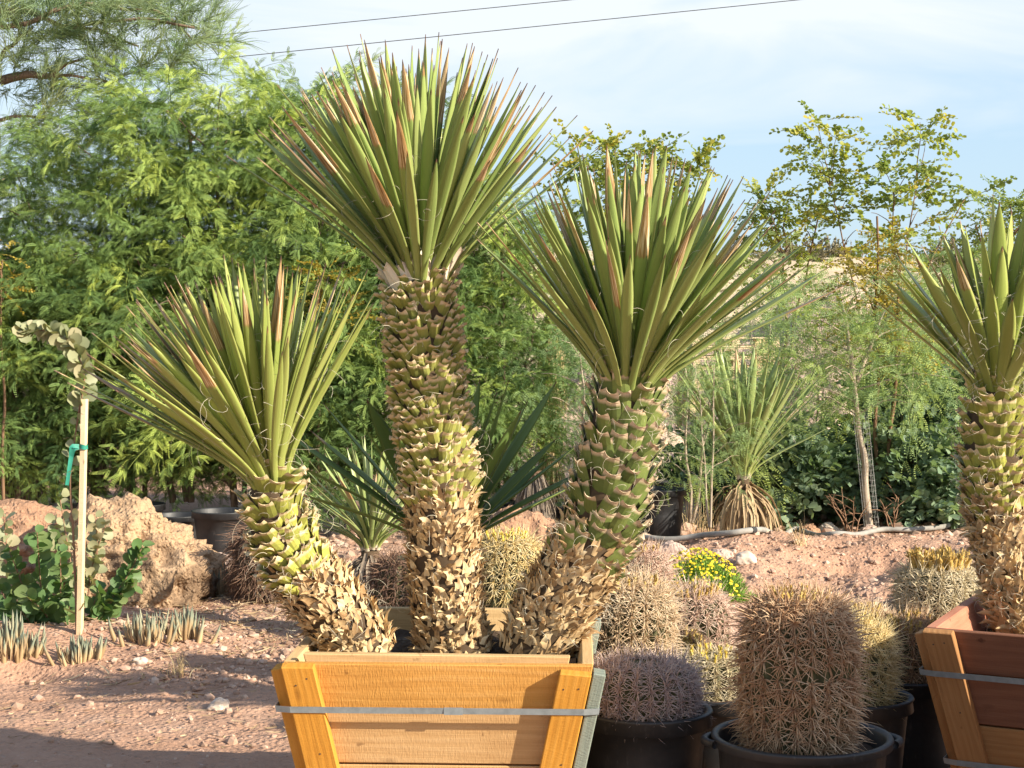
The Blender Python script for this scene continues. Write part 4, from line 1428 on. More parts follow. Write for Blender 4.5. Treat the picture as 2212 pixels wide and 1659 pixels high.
def pallets():
    q = P(1570, 800, 23.0)
    root = thing('pallet_stack', 'stack of pale wooden pallets seen between the dark green yucca and bushy yucca', 'pallet stack', (q.x, 23, 0))
    root.rotation_euler = (0, 0, .12)
    r = random.Random(4)
    z = .02
    top = P(1570, 745, 23).z
    def bx(mb, x0, x1, y0, y1, z0, z1):
        v = [(x, y, z_) for x in (x0, x1) for y in (y0, y1) for z_ in (z0, z1)]
        mb.add(v, [np.array([(0, 1, 3, 2), (4, 6, 7, 5), (0, 4, 5, 1), (2, 3, 7, 6), (0, 2, 6, 4), (1, 5, 7, 3)])])
    i = 0
    while z < top:
        mb = MB()
        j = r.uniform(-.03, .03)
        for k_ in range(7):
            y = -.5 + k_ * .155
            bx(mb, -.6 + j, .6 + j, y, y + .10, z + .112, z + .132)
        for y in (-.5, 0, .4):
            bx(mb, -.6 + j, .6 + j, y, y + .10, z, z + .018)
        for x in (-.6, -.05, .5):
            for y in (-.5, -.02, .4):
                bx(mb, x + j, x + .1 + j, y, y + .1, z + .020, z + .110)
        link('pallet', mb.mesh('pallet', smooth=False), root, M['pallet_wood'])
        z += .139; i += 1


pallets()


def hose():
    pts = []
    for (px, py) in [(1340, 1170), (1420, 1166), (1500, 1162), (1600, 1152), (1660, 1143), (1720, 1143), (1800, 1150), (1880, 1150), (1960, 1146), (2040, 1138), (2100, 1131)]:
        q = onground(px, py + 9); pts.append((q.x, q.y, gz(q.x, q.y) + .035))
    pts = [(pts[0][0] - .8, pts[0][1] + .1, pts[0][2])] + pts + [(pts[-1][0] + 1.6, pts[-1][1] + .2, pts[-1][2])]
    mb = MB(); p = spline(pts, 90)
    p[:, 2] = gh(p[:, 0], p[:, 1]) + .036
    p[2:-2, 2] = np.convolve(p[:, 2], np.ones(5) / 5, 'valid')
    mb.tubes(p, .021, 10, cap=True)
    root = solo('irrigation_pipe', mb, M['grey_pipe'], 'long grey irrigation hose lying along the dirt in front of the shrubs', 'hose', tuple(p[0]))
    cb = MB(); i = 32
    cb.tubes(p[i:i + 2], .026, 10, cap=True)
    part('hose_coupling', cb, M['cable_black'], root)


hose()


def edging():
    q = [onground(510, 1222), onground(560, 1216)]
    a, b = q[0], q[1]
    mb = MB()
    mb.tubes(np.array([(P(500, 1222, 11.0).x, 11.0, .05), (P(540, 1220, 11.0).x, 10.98, .055), (P(640, 1215, 11.0).x, 10.95, .05)]), .025, 8, cap=True)
    solo('irrigation_pipe', mb, M['grey_pipe'], 'short grey pipe on the ground in front of the round black pot', 'hose', (P(500, 1222, 11).x, 11.0, .05))


edging()

# ------------------------------------------------------------------ leafy plants
def leaflet_quads(pts_, dirs, nrm_, ln, wd):
    """rhombus leaflets: (N,4,3)"""
    s_ = nrm(np.cross(dirs, nrm_))
    mid = pts_ + dirs * (ln * .5)[:, None]
    return np.stack([pts_, mid + s_ * (wd / 2)[:, None], pts_ + dirs * ln[:, None], mid - s_ * (wd / 2)[:, None]], 1)


def mesquite_twig(seed, length=.46, nleaf=9, pairs=11, plen=.092, droop=.55, npin=5, llen=.0135, lwid=.0068):
    """a drooping shoot along +x carrying bipinnate leaves"""
    r = np.random.default_rng(seed)
    Q, Gv = [], []
    mb = MB()
    t = np.linspace(0, 1, 9)
    stem = np.stack([length * t, r.normal(0, .015) * t + .02 * np.sin(t * 5 + r.uniform(0, 6)), -droop * length * t ** 2 * .6], -1)
    mb.tubes(stem, np.interp(t, [0, 1], [.0035, .0012])[None], 3, g=[.2])
    for i in range(nleaf):
        u = .12 + .88 * i / (nleaf - 1)
        b = np.array([np.interp(u, t, stem[:, k]) for k in range(3)])
        az = (1 if i % 2 else -1) * r.uniform(.5, 1.3) if i < nleaf - 1 else r.normal(0, .3)
        el = r.uniform(-.5, .5)
        dl = np.array([math.cos(az) * math.cos(el), math.sin(az) * math.cos(el), math.sin(el)])
        pe = b + dl * .025
        gl = r.uniform(0, 1)
        for j in range(npin):
            k_ = j // 2
            b2 = pe + dl * .020 * k_
            sd = (-1) ** j * r.uniform(.25, .75)
            dd = nrm(dl + np.cross(dl, [0, 0, 1.0]) * sd + np.array([0, 0, r.normal(-.05, .22)]))
            tt = np.linspace(.08, 1, pairs)
            L_ = plen * r.uniform(.75, 1.15)
            rach = b2[None] + dd[None] * (tt * L_)[:, None]
            rach[:, 2] -= droop * r.uniform(.4, 1.5) * L_ * tt ** 2
            tg = nrm(np.gradient(rach, axis=0))
            n0 = nrm(np.array([r.normal(0, .9), r.normal(0, .9), .8]))
            sdv = nrm(np.cross(tg, n0[None])); n1 = np.cross(sdv, tg)
            env = np.sqrt(np.clip(1 - (tt - .45) ** 2 * 2.4, .15, 1))
            for sg in (-1, 1):
                dr = nrm(sdv * sg + tg * .45 + n1 * .12)
                Q.append(leaflet_quads(rach, dr, n1, llen * env, np.full(pairs, lwid))); Gv.append(np.full(pairs * 4, gl))
    Q = np.concatenate(Q).reshape(-1, 3); G_ = np.concatenate(Gv)
    f = np.arange(len(Q)).reshape(-1, 4)
    a = np.zeros((len(Q), 4)); a[:, 1] = G_
    lv = (Q, [f], a)
    sv = np.concatenate(mb.v), [np.concatenate(mb.f4)], np.concatenate(mb.a)
    V = np.concatenate([sv[0], lv[0]]); F = [np.concatenate([sv[1][0], lv[1][0] + len(sv[0])])]; A = np.concatenate([sv[2], lv[2]])
    return V, F, A


TW = [mesquite_twig(s_) for s_ in (1, 2, 3)]
TW_LIGHT = [mesquite_twig(s_, .40, 7, 7, .10, .7, 2, .019, .0085) for s_ in (5, 6)]


def round_template(n=8, fold=.15, ox=.0):
    """a round leaf with a short stalk, stalk at the origin, blade along +x"""
    an = np.linspace(0, 2 * math.pi, n, endpoint=False)
    x = .62 + .5 * np.cos(an) - .05 * np.cos(2 * an); y = .46 * np.sin(an)
    z = fold * np.abs(y) * 1.3 + .05 * np.sin(x * 3)
    v = np.concatenate([[(.62, 0, 0)], np.stack([x, y, z], -1), [(0, .015, 0), (0, -.015, 0)]])
    f3 = np.array([(0, 1 + i, 1 + (i + 1) % n) for i in range(n)] + [(1 + n // 2, n + 1, n + 2)])
    return v, [f3]


ROUND = round_template()
OVATE = round_template(6, .25)


def shoot_of_round(seed, length=.38, nleaf=18, size=.058, droop=.2, fan=1.1, tmpl=None):
    r = np.random.default_rng(seed)
    tmpl = tmpl or OVATE
    mb = MB()
    t = np.linspace(0, 1, 8)
    stem = np.stack([length * t, .05 * length * np.sin(t * 4 + r.uniform(0, 6)), -droop * length * t ** 2], -1)
    mb.tubes(stem, np.interp(t, [0, 1], [.004, .0014])[None], 3, g=[.1])
    u = np.linspace(.1, 1, nleaf)
    b = np.stack([np.interp(u, t, stem[:, k]) for k in range(3)], -1)
    az = np.where(np.arange(nleaf) % 2 == 0, 1, -1) * r.uniform(.4, fan + .4, nleaf)
    d = np.stack([np.cos(az), np.sin(az), r.normal(-.15, .4, nleaf)], -1)
    up = np.stack([r.normal(0, .5, nleaf), r.normal(0, .5, nleaf), np.ones(nleaf)], -1)
    mb.inst(tmpl[0], tmpl[1], frames(d, up), b, size * r.uniform(.6, 1.15, nleaf), None, r.uniform(0, 1, nleaf))
    F4 = np.concatenate(mb.f4); F3 = np.concatenate(mb.f3)
    return np.concatenate(mb.v), [F4, F3], np.concatenate(mb.a)


BL = [shoot_of_round(s_) for s_ in (1, 2, 3)]
BL_SMALL = [shoot_of_round(s_, .34, 20, .034, .3) for s_ in (4, 5)]
SILVER = [shoot_of_round(s_, .32, 14, .075, .25) for s_ in (6, 7)]


def leaf_cloud(mb, clumps, tws, per, r, spread=1.0, size=(.8, 1.2), pitch=(-.5, .9), density_scale=1.0):
    """clumps: (cx,cy,cz,rx,ry,rz); shoots sprout outwards from each clump's middle"""
    for (cx, cy, cz, rx, ry, rz) in clumps:
        n = max(2, int(per * density_scale))
        d = nrm(r.normal(0, 1, (n, 3)) * np.array([1, 1, .75]))
        q = r.uniform(.15, 1, n) ** .6
        b = np.array([cx, cy, cz]) + d * np.array([rx, ry, rz]) * q[:, None] * .85
        az = np.arctan2(d[:, 1], d[:, 0]) + r.normal(0, .6, n)
        pt = np.clip(np.arcsin(np.clip(d[:, 2], -1, 1)) * .7 + r.normal(.1, .3, n), pitch[0], pitch[1])
        Rm = rot_z(az) @ rot_y(-pt) @ rot_x(r.normal(0, .5, n))
        s_ = r.uniform(*size, n)
        g_ = r.uniform(0, .5, n) + r.normal(0, .2) + (r.uniform(0, 1, n) < .04) * .5
        w = r.integers(0, len(tws), n)
        for k_ in range(len(tws)):
            m_ = w == k_
            if m_.any():
                mb.inst(tws[k_][0], tws[k_][1], Rm[m_], b[m_], s_[m_], tws[k_][2], g_[m_])


def limb(a, b, r, n=8, sag=.08, wob=.018):
    a, b = np.array(a, float), np.array(b, float)
    t = np.linspace(0, 1, n)[:, None]
    L_ = np.linalg.norm(b - a)
    p = a + (b - a) * t + np.array([0, 0, 1.0]) * (np.sin(t * math.pi) * sag * L_) * (1 if abs(b[2] - a[2]) < L_ * .9 else .2)
    p[1:-1] += r.normal(0, wob * L_, (n - 2, 3))
    return spline(p, n * 2)


def build_tree(name, label, cat, group, loc, clumps, tws, per, leafmat, barkmat, stems, seed, size=(.8, 1.2), trunk_r=.03, pitch=(-.5, .9), limb_r=.010):
    """stems: list of (base offset, top) ; clumps and stems relative to loc"""
    r = np.random.default_rng(seed)
    root = thing(name, label, cat, loc, group)
    o = np.array(loc)
    tm = MB()
    tops = []
    for (b, t_) in stems:
        p = limb(o + np.array(b), o + np.array(t_), r, 7, .015, .008)
        tr_ = trunk_r if b[2] < .6 else trunk_r * .6
        tm.tubes(p, np.linspace(tr_, tr_ * .45, len(p))[None], 8, g=[.5])
        tops.append(p)
    allp = np.concatenate(tops)
    for c in clumps:
        e_ = o + np.array(c[:3])
        dist = np.linalg.norm((allp - e_) * np.array([1, 1, .7]), axis=1) + np.where(allp[:, 2] > e_[2] - .1, .8, 0)
        s_ = allp[np.argmin(dist)]
        p = limb(s_, e_, r, 5, .1)
        tm.tubes(p, np.linspace(limb_r, limb_r * .4, len(p))[None], 5, g=[.4])
    part('trunk', tm, M[barkmat], root)
    lm = MB()
    leaf_cloud(lm, [(c[0] + o[0], c[1] + o[1], c[2] + o[2], *c[3:]) for c in clumps], tws, per, r, 1, size, pitch)
    part('crown', lm, M[leafmat], root)
    return root


def column_clumps(seed, h0, h1, rad, n, cr=.33, ph=1.0, top_taper=.55):
    r = np.random.default_rng(seed)
    out = []
    for i in range(n):
        u = (i + r.uniform(0, 1)) / n
        z = h0 + (h1 - h0) * u
        k_ = rad * (1 - top_taper * max(0, (u - .45) / .55) ** 1.5) * (.75 + .25 * min(1, u / .25))
        a = i * 2.39996 + r.normal(0, .3); q = k_ * math.sqrt(r.uniform(.12, 1))
        c = cr * r.uniform(.75, 1.2)
        out.append((q * math.cos(a), q * math.sin(a), z, c, c, c * .8))
    return out


# mesquite trees (leaning mass on the left); two prototypes then copies
MESQ = 'feathery mesquite trees in nursery pots'
protoA = build_tree('mesquite_tree', 'tall feathery mesquite with the highest leafy top left of the centre yucca', 'tree', MESQ, (P(400, 1100, 14.0).x, 14.0, 0),
                    column_clumps(1, .75, 3.65, 1.0, 40, .25), TW, 17, 'mesquite_leaf', 'bark', [((-.1, 0, .2), (-.35, .1, 2.6)), ((.05, 0, .2), (.3, -.1, 3.0)), ((0, .08, .2), (.0, .2, 3.5))], 101)
protoB = build_tree('mesquite_tree', 'full feathery mesquite left of the tallest one with drooping tips', 'tree', MESQ, (P(195, 1100, 14.2).x, 14.2, 0),
                    column_clumps(2, .6, 3.28, 1.05, 38, .26), TW, 17, 'mesquite_leaf', 'bark', [((-.1, 0, .2), (-.4, .1, 2.2)), ((.05, 0, .2), (.35, -.1, 2.7)), ((0, .08, .2), (.1, .2, 3.1))], 102)


def mtree(proto, px, d, sc, rot, label, zs=None):
    x = P(px, 1100, d).x
    return dup(proto, (x, d, gz(x, d)), rot, (sc, sc, zs or sc), label)


mtree(protoA, 620, 14.6, .98, 2.1, 'feathery mesquite directly behind the left yucca crown', 1.0)
mtree(protoB, 760, 14.2, .95, 1.2, 'wispy topped mesquite just left of the tallest yucca crown', 1.08)
mtree(protoB, 30, 14.0, .80, 4.0, 'lower mesquite at the left edge with sky gaps around its top', .70)
mtree(protoA, 1085, 13.9, .72, 3.3, 'shorter mesquite filling the gap right of the tallest trunk', .72)
mtree(protoB, 950, 14.3, .85, 5.1, 'mesquite directly behind the tallest yucca trunk', .84)
mtree(protoA, 520, 14.0, .74, 0.9, 'low dense mesquite behind the left yucca leaves', .62)
mtree(protoB, 300, 14.4, .80, 2.6, 'low drooping mesquite above the round black pots', .66)
mtree(protoA, 110, 14.9, .75, 5.6, 'low dense mesquite behind the round leaved sapling', .62)
mtree(protoB, 740, 13.7, .62, 4.4, 'low mesquite between the left and centre yucca trunks', .58)

# sparse young ones on the right
SP = 'sparse young mesquites on the right'
protoC = build_tree('young_mesquite', 'sparse young mesquite with a drooping branch beside the dark green yucca trunk', 'tree', SP, (P(1490, 1150, 13.4).x, 13.4, 0),
                    column_clumps(4, .55, 1.75, .62, 15, .24), TW_LIGHT, 8, 'mesquite_grey_leaf', 'pale_bark', [((0, 0, .1), (-.05, 0, 1.7)), ((.02, 0, .1), (.2, 0, 1.4))], 103, (.7, 1.0), .014, limb_r=.005)
protoD = build_tree('young_mesquite', 'open pale green mesquite growing from the wire caged trunk', 'tree', SP, (P(1880, 1140, 13.5).x, 13.5, 0),
                    [(c[0] - .12, c[1], c[2], *c[3:]) for c in column_clumps(5, 1.05, 1.95, .85, 24, .27)], TW_LIGHT, 11, 'mesquite_grey_leaf', 'pale_bark',
                    [((0, 0, -.05), (-.14, 0, 1.25)), ((-.13, 0, 1.2), (-.22, .1, 1.85)), ((-.13, 0, 1.2), (.1, .1, 1.75))], 104, (.75, 1.1), .036, limb_r=.007)
mtree(protoC, 1535, 12.1, .62, 2.2, 'small leafy mesquite branches hanging in front of the bushy yucca', .74)
mtree(protoC, 1765, 15.2, .85, 1.0, 'slender mesquite with bare lower stems right of the bushy yucca', 1.0)
mtree(protoC, 1655, 16.4, .9, 3.0, 'young mesquite behind the right tips of the leaning yucca crown', 1.3)
mtree(protoD, 2010, 15.8, .85, 2.4, 'darker mesquite between the caged trunk and the right yucca', 1.15)
mtree(protoC, 1950, 14.6, 1.0, 5.0, 'thin stemmed mesquite behind the caged trunk', 1.25)
mtree(protoC, 1265, 13.2, .9, .4, 'thin young mesquite between the centre and right trunks', 1.0)
mtree(protoD, 2160, 15.0, .9, .9, 'young mesquite behind the trunk of the right yucca', .95)

# broad leaved, yellow green
YG = 'yellow green broad leaved trees'
d = 17.0
x0 = P(1905, 1100, d).x


def rel(lst, d, x0, r_):
    out = []
    for (px, py, rx, rz) in lst:
        q = P(px, py, d)
        out.append((q.x - x0, random.uniform(-.3, .3), q.z, m_of(rx, d), r_, m_of(rz, d)))
    return out


big = rel([(1762, 275, 38, 30), (1800, 300, 40, 28), (1765, 335, 34, 26), (1740, 360, 26, 18), (1830, 355, 46, 34), (1795, 385, 40, 26), (1865, 400, 44, 36), (1830, 430, 44, 30), (1900, 380, 36, 30),
           (1880, 460, 50, 40), (1840, 500, 40, 40), (1930, 420, 40, 34), (1985, 265, 30, 22), (2010, 300, 30, 16), (1975, 310, 22, 22), (1960, 370, 26, 30), (2030, 400, 46, 24), 
           (2110, 420, 40, 24), (1990, 450, 40, 30), (1900, 530, 56, 40), (1760, 440, 16, 16), (1950, 500, 44, 34)], d, x0, .3)
build_tree('bauhinia_tree', 'tall open tree with yellow green leaves rising highest against the sky on the right', 'tree', YG, (x0, d, 0), big, BL, 8, 'olive_leaf', 'brown_bark',
           [((0, 0, 0), (.08, 0, 2.6)), ((0, 0, 1.0), (-.55, 0, 3.1)), ((.05, 0, 1.2), (.35, .1, 3.1)), ((.02, 0, 1.2), (.1, 0, 3.0)), ((.05, 0, 1.4), (.8, .1, 2.9))], 105, (.75, 1.05), .02, (-.3, 1.0), limb_r=.006)
d = 14.1; x0 = P(1890, 1100, d).x
gold = rel([(1870, 560, 46, 46), (1900, 600, 46, 46), (1850, 620, 40, 46), (1920, 540, 36, 40), (1890, 660, 46, 46), (1850, 690, 40, 40), (1920, 700, 40, 44), (1880, 740, 40, 40), (1930, 640, 30, 40), (1940, 760, 36, 30)], d, x0, .3)
build_tree('golden_shrub', 'golden brown leafy shrub below the tall yellow green tree', 'shrub', YG, (x0, d, 0), gold, BL_SMALL, 20, 'golden_leaf', 'brown_bark', [((0, 0, 0), (0, 0, 2.6)), ((.1, 0, 0), (.2, 0, 2.2))], 106, (.7, 1.0), .02)
d = 17.5; x0 = P(1370, 1100, d).x
t2 = rel([(1240, 350, 40, 30), (1270, 340, 34, 30), (1230, 385, 34, 26), (1290, 380, 40, 30), (1335, 325, 34, 16), (1370, 350, 40, 18), (1400, 335, 34, 16), (1440, 345, 36, 18), (1485, 360, 34, 22), (1510, 375, 20, 18), (1420, 380, 50, 26),
          (1340, 390, 50, 34), (1300, 430, 50, 34), (1400, 430, 50, 34), (1260, 440, 40, 34), (1350, 480, 50, 40), (1450, 440, 40, 34), (1300, 520, 50, 40), (1400, 530, 50, 40), (1350, 600, 60, 50), (1420, 640, 50, 50), (1300, 640, 50, 50)], d, x0, .3)
build_tree('bauhinia_tree', 'yellow green tree peeking above the crown of the leaning right yucca', 'tree', YG, (x0, d, 0), t2, BL, 11, 'olive_leaf', 'brown_bark',
           [((0, 0, 0), (0, 0, 2.4)), ((0, 0, 1.2), (-.5, 0, 3.0)), ((.0, 0, 1.2), (.4, .1, 3.0))], 107, (.7, 1.0), .02, (-.3, 1.0), limb_r=.006)
d = 18.0; x0 = P(1690, 1100, d).x
t3 = rel([(1640, 430, 20, 12), (1655, 460, 30, 18), (1690, 450, 26, 18), (1680, 490, 40, 26), (1720, 470, 34, 20), (1740, 490, 34, 20), (1640, 500, 30, 30), (1700, 530, 50, 34), (1650, 550, 50, 40), (1700, 590, 50, 40), (1660, 640, 50, 40), (1710, 650, 40, 40)], d, x0, .3)
build_tree('bauhinia_tree', 'smaller yellow green tree just right of the leaning right yucca leaf tips', 'tree', YG, (x0, d, 0), t3, BL, 12, 'olive_leaf', 'brown_bark',
           [((0, 0, 0), (0, 0, 2.4)), ((0, 0, 1.2), (.4, 0, 3.0))], 108, (.6, .9), .025, (-.3, 1.0), limb_r=.008)
d = 18.5; x0 = P(2180, 1100, d).x
t4 = rel([(2190, 430, 40, 26), (2170, 470, 44, 34), (2210, 480, 50, 40), (2140, 500, 40, 30), (2180, 540, 50, 50), (2220, 560, 50, 50), (2120, 560, 40, 44), (2070, 540, 36, 40), (2060, 610, 40, 40), (2130, 630, 50, 50), (2200, 650, 50, 50), (2080, 680, 40, 40), (2240, 450, 40, 40)], d, x0, .35)
build_tree('bauhinia_tree', 'brownish green bushy tree at the right edge behind the right yucca', 'tree', YG, (x0, d, 0), t4, BL_SMALL, 26, 'olive_leaf', 'brown_bark',
           [((0, 0, 0), (0, 0, 2.9)), ((0, 0, 1.0), (-.4, 0, 2.8))], 109, (.8, 1.15), .03, (-.4, .9))
d = 14.7; x0 = P(725, 1100, d).x
t5 = rel([(725, 660, 40, 44), (765, 690, 34, 44), (745, 610, 30, 30), (1130, 540, 30, 40), (20, 540, 30, 60), (5, 640, 34, 50)], d, x0, .25)
build_tree('golden_shrub', 'olive yellow shrub glimpsed left of the tallest trunk among mesquites', 'shrub', YG, (x0, 13.4, 0), [c for c in t5[:3]], BL_SMALL, 18, 'golden_leaf', 'brown_bark', [((0, 0, 0), (0, 0, 2.0))], 110, (.6, .9), .015)
x1 = P(10, 1100, 13.2).x
build_tree('golden_shrub', 'yellow leaved shrub at the left edge among mesquites', 'shrub', YG, (x1, 13.2, 0), rel([(5, 540, 24, 40), (0, 620, 30, 40), (14, 580, 20, 30)], 13.2, x1, .2), BL_SMALL, 10, 'golden_leaf', 'brown_bark', [((0, 0, 0), (0, 0, 2.2))], 111, (.5, .8), .015)

# silver and dark shrubs along the hose
SH = 'low shrubs behind the grey hose'


def shrub(name, label, px, d, rad, h, n, mat, tw, seed, per=16, size=(.7, 1.1), bark='brown_bark'):
    x = P(px, 1100, d).x
    r = np.random.default_rng(seed)
    cl = []
    for i in range(n):
        u = r.uniform(.1, 1) ** .8; a = i * 2.4; q = rad * math.sqrt(r.uniform(0.05, 1)) * math.sqrt(max(.08, 1 - u * u * .85))
        cl.append((q * math.cos(a), q * math.sin(a), h * u * .9 + .03, .2, .2, .14))
    return build_tree(name, label, 'shrub', SH, (x, d, gz(x, d)), cl, tw, per, mat, bark, [((0, 0, -.03), (.05, 0, h * .7)), ((.03, 0, -.03), (-.2, .1, h * .6))], seed, size, .012, (-.4, .9), limb_r=.005)


shrub('datura_shrub', 'grey green broad leaved shrub between the bushy yucca and the caged trunk', 1750, 14.4, .62, .66, 22, 'silver_leaf', SILVER, 201)
shrub('datura_shrub', 'silvery leaved shrub just right of the caged trunk', 1990, 14.3, .62, .80, 24, 'silver_leaf', SILVER, 202)
shrub('datura_shrub', 'silvery shrub with small yellow buds left of the right yucca trunk', 2060, 14.0, .6, .70, 22, 'silver_leaf', SILVER, 203)
shrub('datura_shrub', 'dark blue green shrub mass behind the silvery ones', 2010, 15.2, 1.05, 1.22, 36, 'blue_leaf', SILVER, 204, 18, (.8, 1.2))
shrub('datura_shrub', 'dark shrub at the foot of the right yucca trunk', 2150, 14.6, .8, 1.05, 26, 'blue_leaf', SILVER, 205, 16, (.8, 1.2))
shrub('datura_shrub', 'low grey green shrub behind the skirt of the bushy yucca', 1680, 14.6, .55, .75, 20, 'silver_leaf', SILVER, 206)
shrub('datura_shrub', 'dark low shrub between the right trunk and the bushy yucca', 1520, 14.6, .5, .62, 16, 'blue_leaf', SILVER, 207)


def bare_twigs(label, px, d, h, n, seed):
    x = P(px, 1100, d).x; z = gz(x, d); r = np.random.default_rng(seed)
    mb = MB()
    for i in range(n):
        a = r.uniform(0, 6.28); b = np.array([x + r.normal(0, .04), d + r.normal(0, .04), z - .02])
        e_ = b + np.array([math.cos(a) * h * .55, math.sin(a) * h * .4, h * r.uniform(.6, 1)])
        p = limb(b, e_, r, 6, .06)
        mb.tubes(p, np.linspace(.007, .002, len(p))[None], 5, g=[r.uniform(0, 1)])
        for j in range(4):
            s_ = p[r.integers(3, len(p) - 1)]; e2_ = s_ + np.array([r.normal(0, .1), r.normal(0, .08), r.uniform(.0, .14)])
            mb.tubes(limb(s_, e2_, r, 4, .05), np.linspace(.004, .0015, 8)[None], 4, g=[r.uniform(0, 1)])
    solo('bare_shrub', mb, M['red_bark'], label, 'bare shrub', (x, d, z), 'leafless reddish shrubs')


bare_twigs('leafless reddish twigs left of the foot of the caged trunk', 1835, 13.3, .36, 5, 1)
bare_twigs('leafless reddish twigs right of the foot of the caged trunk', 1925, 13.35, .34, 4, 2)
bare_twigs('short leafless twigs by the small wooden stake', 1385, 13.0, .14, 5, 3)


# wire cage round the caged trunk
def cage():
    d = 13.46; q = P(1884, 1140, d); mb = MB()
    z0 = gz(q.x, d)
    for i in range(10):
        a = i * 2 * math.pi / 10
        b = np.array([q.x - .0 + .06 * math.cos(a), d + .06 * math.sin(a), z0])
        mb.tubes(np.array([b, b + np.array([-.10, 0, .95])]), 0.0010, 3)
    for j in range(22):
        z = .03 + j * .042
        an = np.linspace(0, 2 * math.pi, 15)
        mb.tubes(np.stack([q.x - .10 * z / .95 + .06 * np.cos(an), d + .06 * np.sin(an), z0 + z + 0 * an], -1), .0008, 3)
    solo('wire_cage', mb, M['wire_steel'], 'thin wire mesh guard around the leaning trunk behind the hose', 'wire guard', (q.x, d, z0))


cage()

# needle leaved tree, top left
def athel():
    d = 24.0
    r = np.random.default_rng(300)
    x0 = P(-60, 1000, d).x
    root = thing('athel_tree', 'grey green needle leaved tree with thick brown limbs in the top left corner', 'tree', (x0, d, 0))
    V = []
    mbt = MB()
    n = 46
    az = r.uniform(0, 6.28, n); u = r.uniform(0, 1, n); L_ = r.uniform(.16, .34, n)
    tt = np.linspace(0, 1, 5)
    d0 = np.stack([np.ones(n) * 1.2, r.normal(0, .8, n), r.normal(.25, .6, n)], -1); d0 = nrm(d0)
    b = np.stack([u * .5, r.normal(0, .02, n), -.1 * u ** 2], -1)
    p = b[:, None, :] + d0[:, None, :] * (tt[None] * L_[:, None])[..., None]; p[:, :, 2] -= (tt ** 2)[None] * L_[:, None] * .35
    mbt.ribbons(p, .0075 * np.array([1, 1, .9, .7, .3])[None], r.normal(0, 1, (n, 3)), .2, g=r.uniform(0, 1, n))
    mbt.tubes(np.stack([np.linspace(0, .5, 5), 0 * tt, -.1 * tt ** 2], -1), np.linspace(.006, .002, 5)[None], 3)
    tw = (np.concatenate(mbt.v), [np.concatenate(mbt.f4)], np.concatenate(mbt.a))
    tm = MB()
    o = np.array([x0, d, 0])
    trunk = spline([(x0, d, 0), (x0 + .1, d, 2.2), (x0 + .3, d, 4.4), (x0 + .2, d, 7)], 20)
    tm.tubes(trunk, np.linspace(.24, .10, 20)[None], 10, g=[.4])
    cl = []
    limbs = [((0, 175), (110, 165), .075), ((-20, 20), (160, 60), .05), ((0, 130), (70, 60), .035), ((110, 165), (170, 130), .03), ((-20, 60), (330, 20), .04), ((0, 260), (60, 250), .03),
             ((160, 60), (300, 100), .025), ((160, 60), (420, 60), .03), ((110, 165), (240, 180), .025), ((60, 250), (170, 280), .018), ((330, 20), (440, 110), .02), ((-20, 400), (60, 380), .02), ((-20, 480), (40, 470), .015)]
    for (a, b_, w) in limbs:
        p = limb(P(*a, d + r.normal(0, .3)), P(*b_, d + r.normal(0, .3)), r, 6, .06)
        tm.tubes(p, np.linspace(w, w * .6, len(p))[None], 7, g=[.5])
    for (px, py, rx, ry, m_) in [(60, 40, 110, 60, 60), (200, 40, 110, 60, 60), (320, 30, 90, 50, 44), (400, 80, 60, 50, 26), (440, 130, 40, 40, 14), (110, 130, 110, 60, 46), (260, 130, 100, 60, 44), (40, 210, 80, 50, 26), (150, 220, 90, 60, 30),
                               (60, 290, 80, 50, 22), (20, 350, 50, 60, 14), (360, 160, 60, 50, 20), (440, 50, 30, 40, 9), (120, 320, 70, 50, 16), (30, 440, 40, 40, 7), (270, 240, 60, 40, 10)]:
        for i in range(int(m_ * .62)):
            a_ = r.uniform(0, 6.28); q_ = math.sqrt(r.uniform(0, 1))
            w = P(px + rx * q_ * math.cos(a_), py + ry * q_ * math.sin(a_), d + r.normal(0, .5))
            cl.append(tuple(w))
    # wider crown above the frame
    for i in range(170):
        cl.append((x0 + r.normal(.2, 1.6), d + r.normal(0, 1.2), r.uniform(5.9, 8.2)))
    cl = np.array(cl); n = len(cl)
    mb = MB()
    Rm = rot_z(r.normal(0.0, .9, n) + np.where(r.uniform(0, 1, n) < .25, math.pi, 0)) @ rot_y(-r.normal(.45, .5, n)) @ rot_x(r.uniform(0, 6.28, n))
    mb.inst(tw[0], tw[1], Rm, cl, r.uniform(.8, 1.35, n), tw[2], r.uniform(0, .7, n))
    part('trunk', tm, M['bark'], root)
    part('crown', mb, M['needle_leaf'], root)


athel()


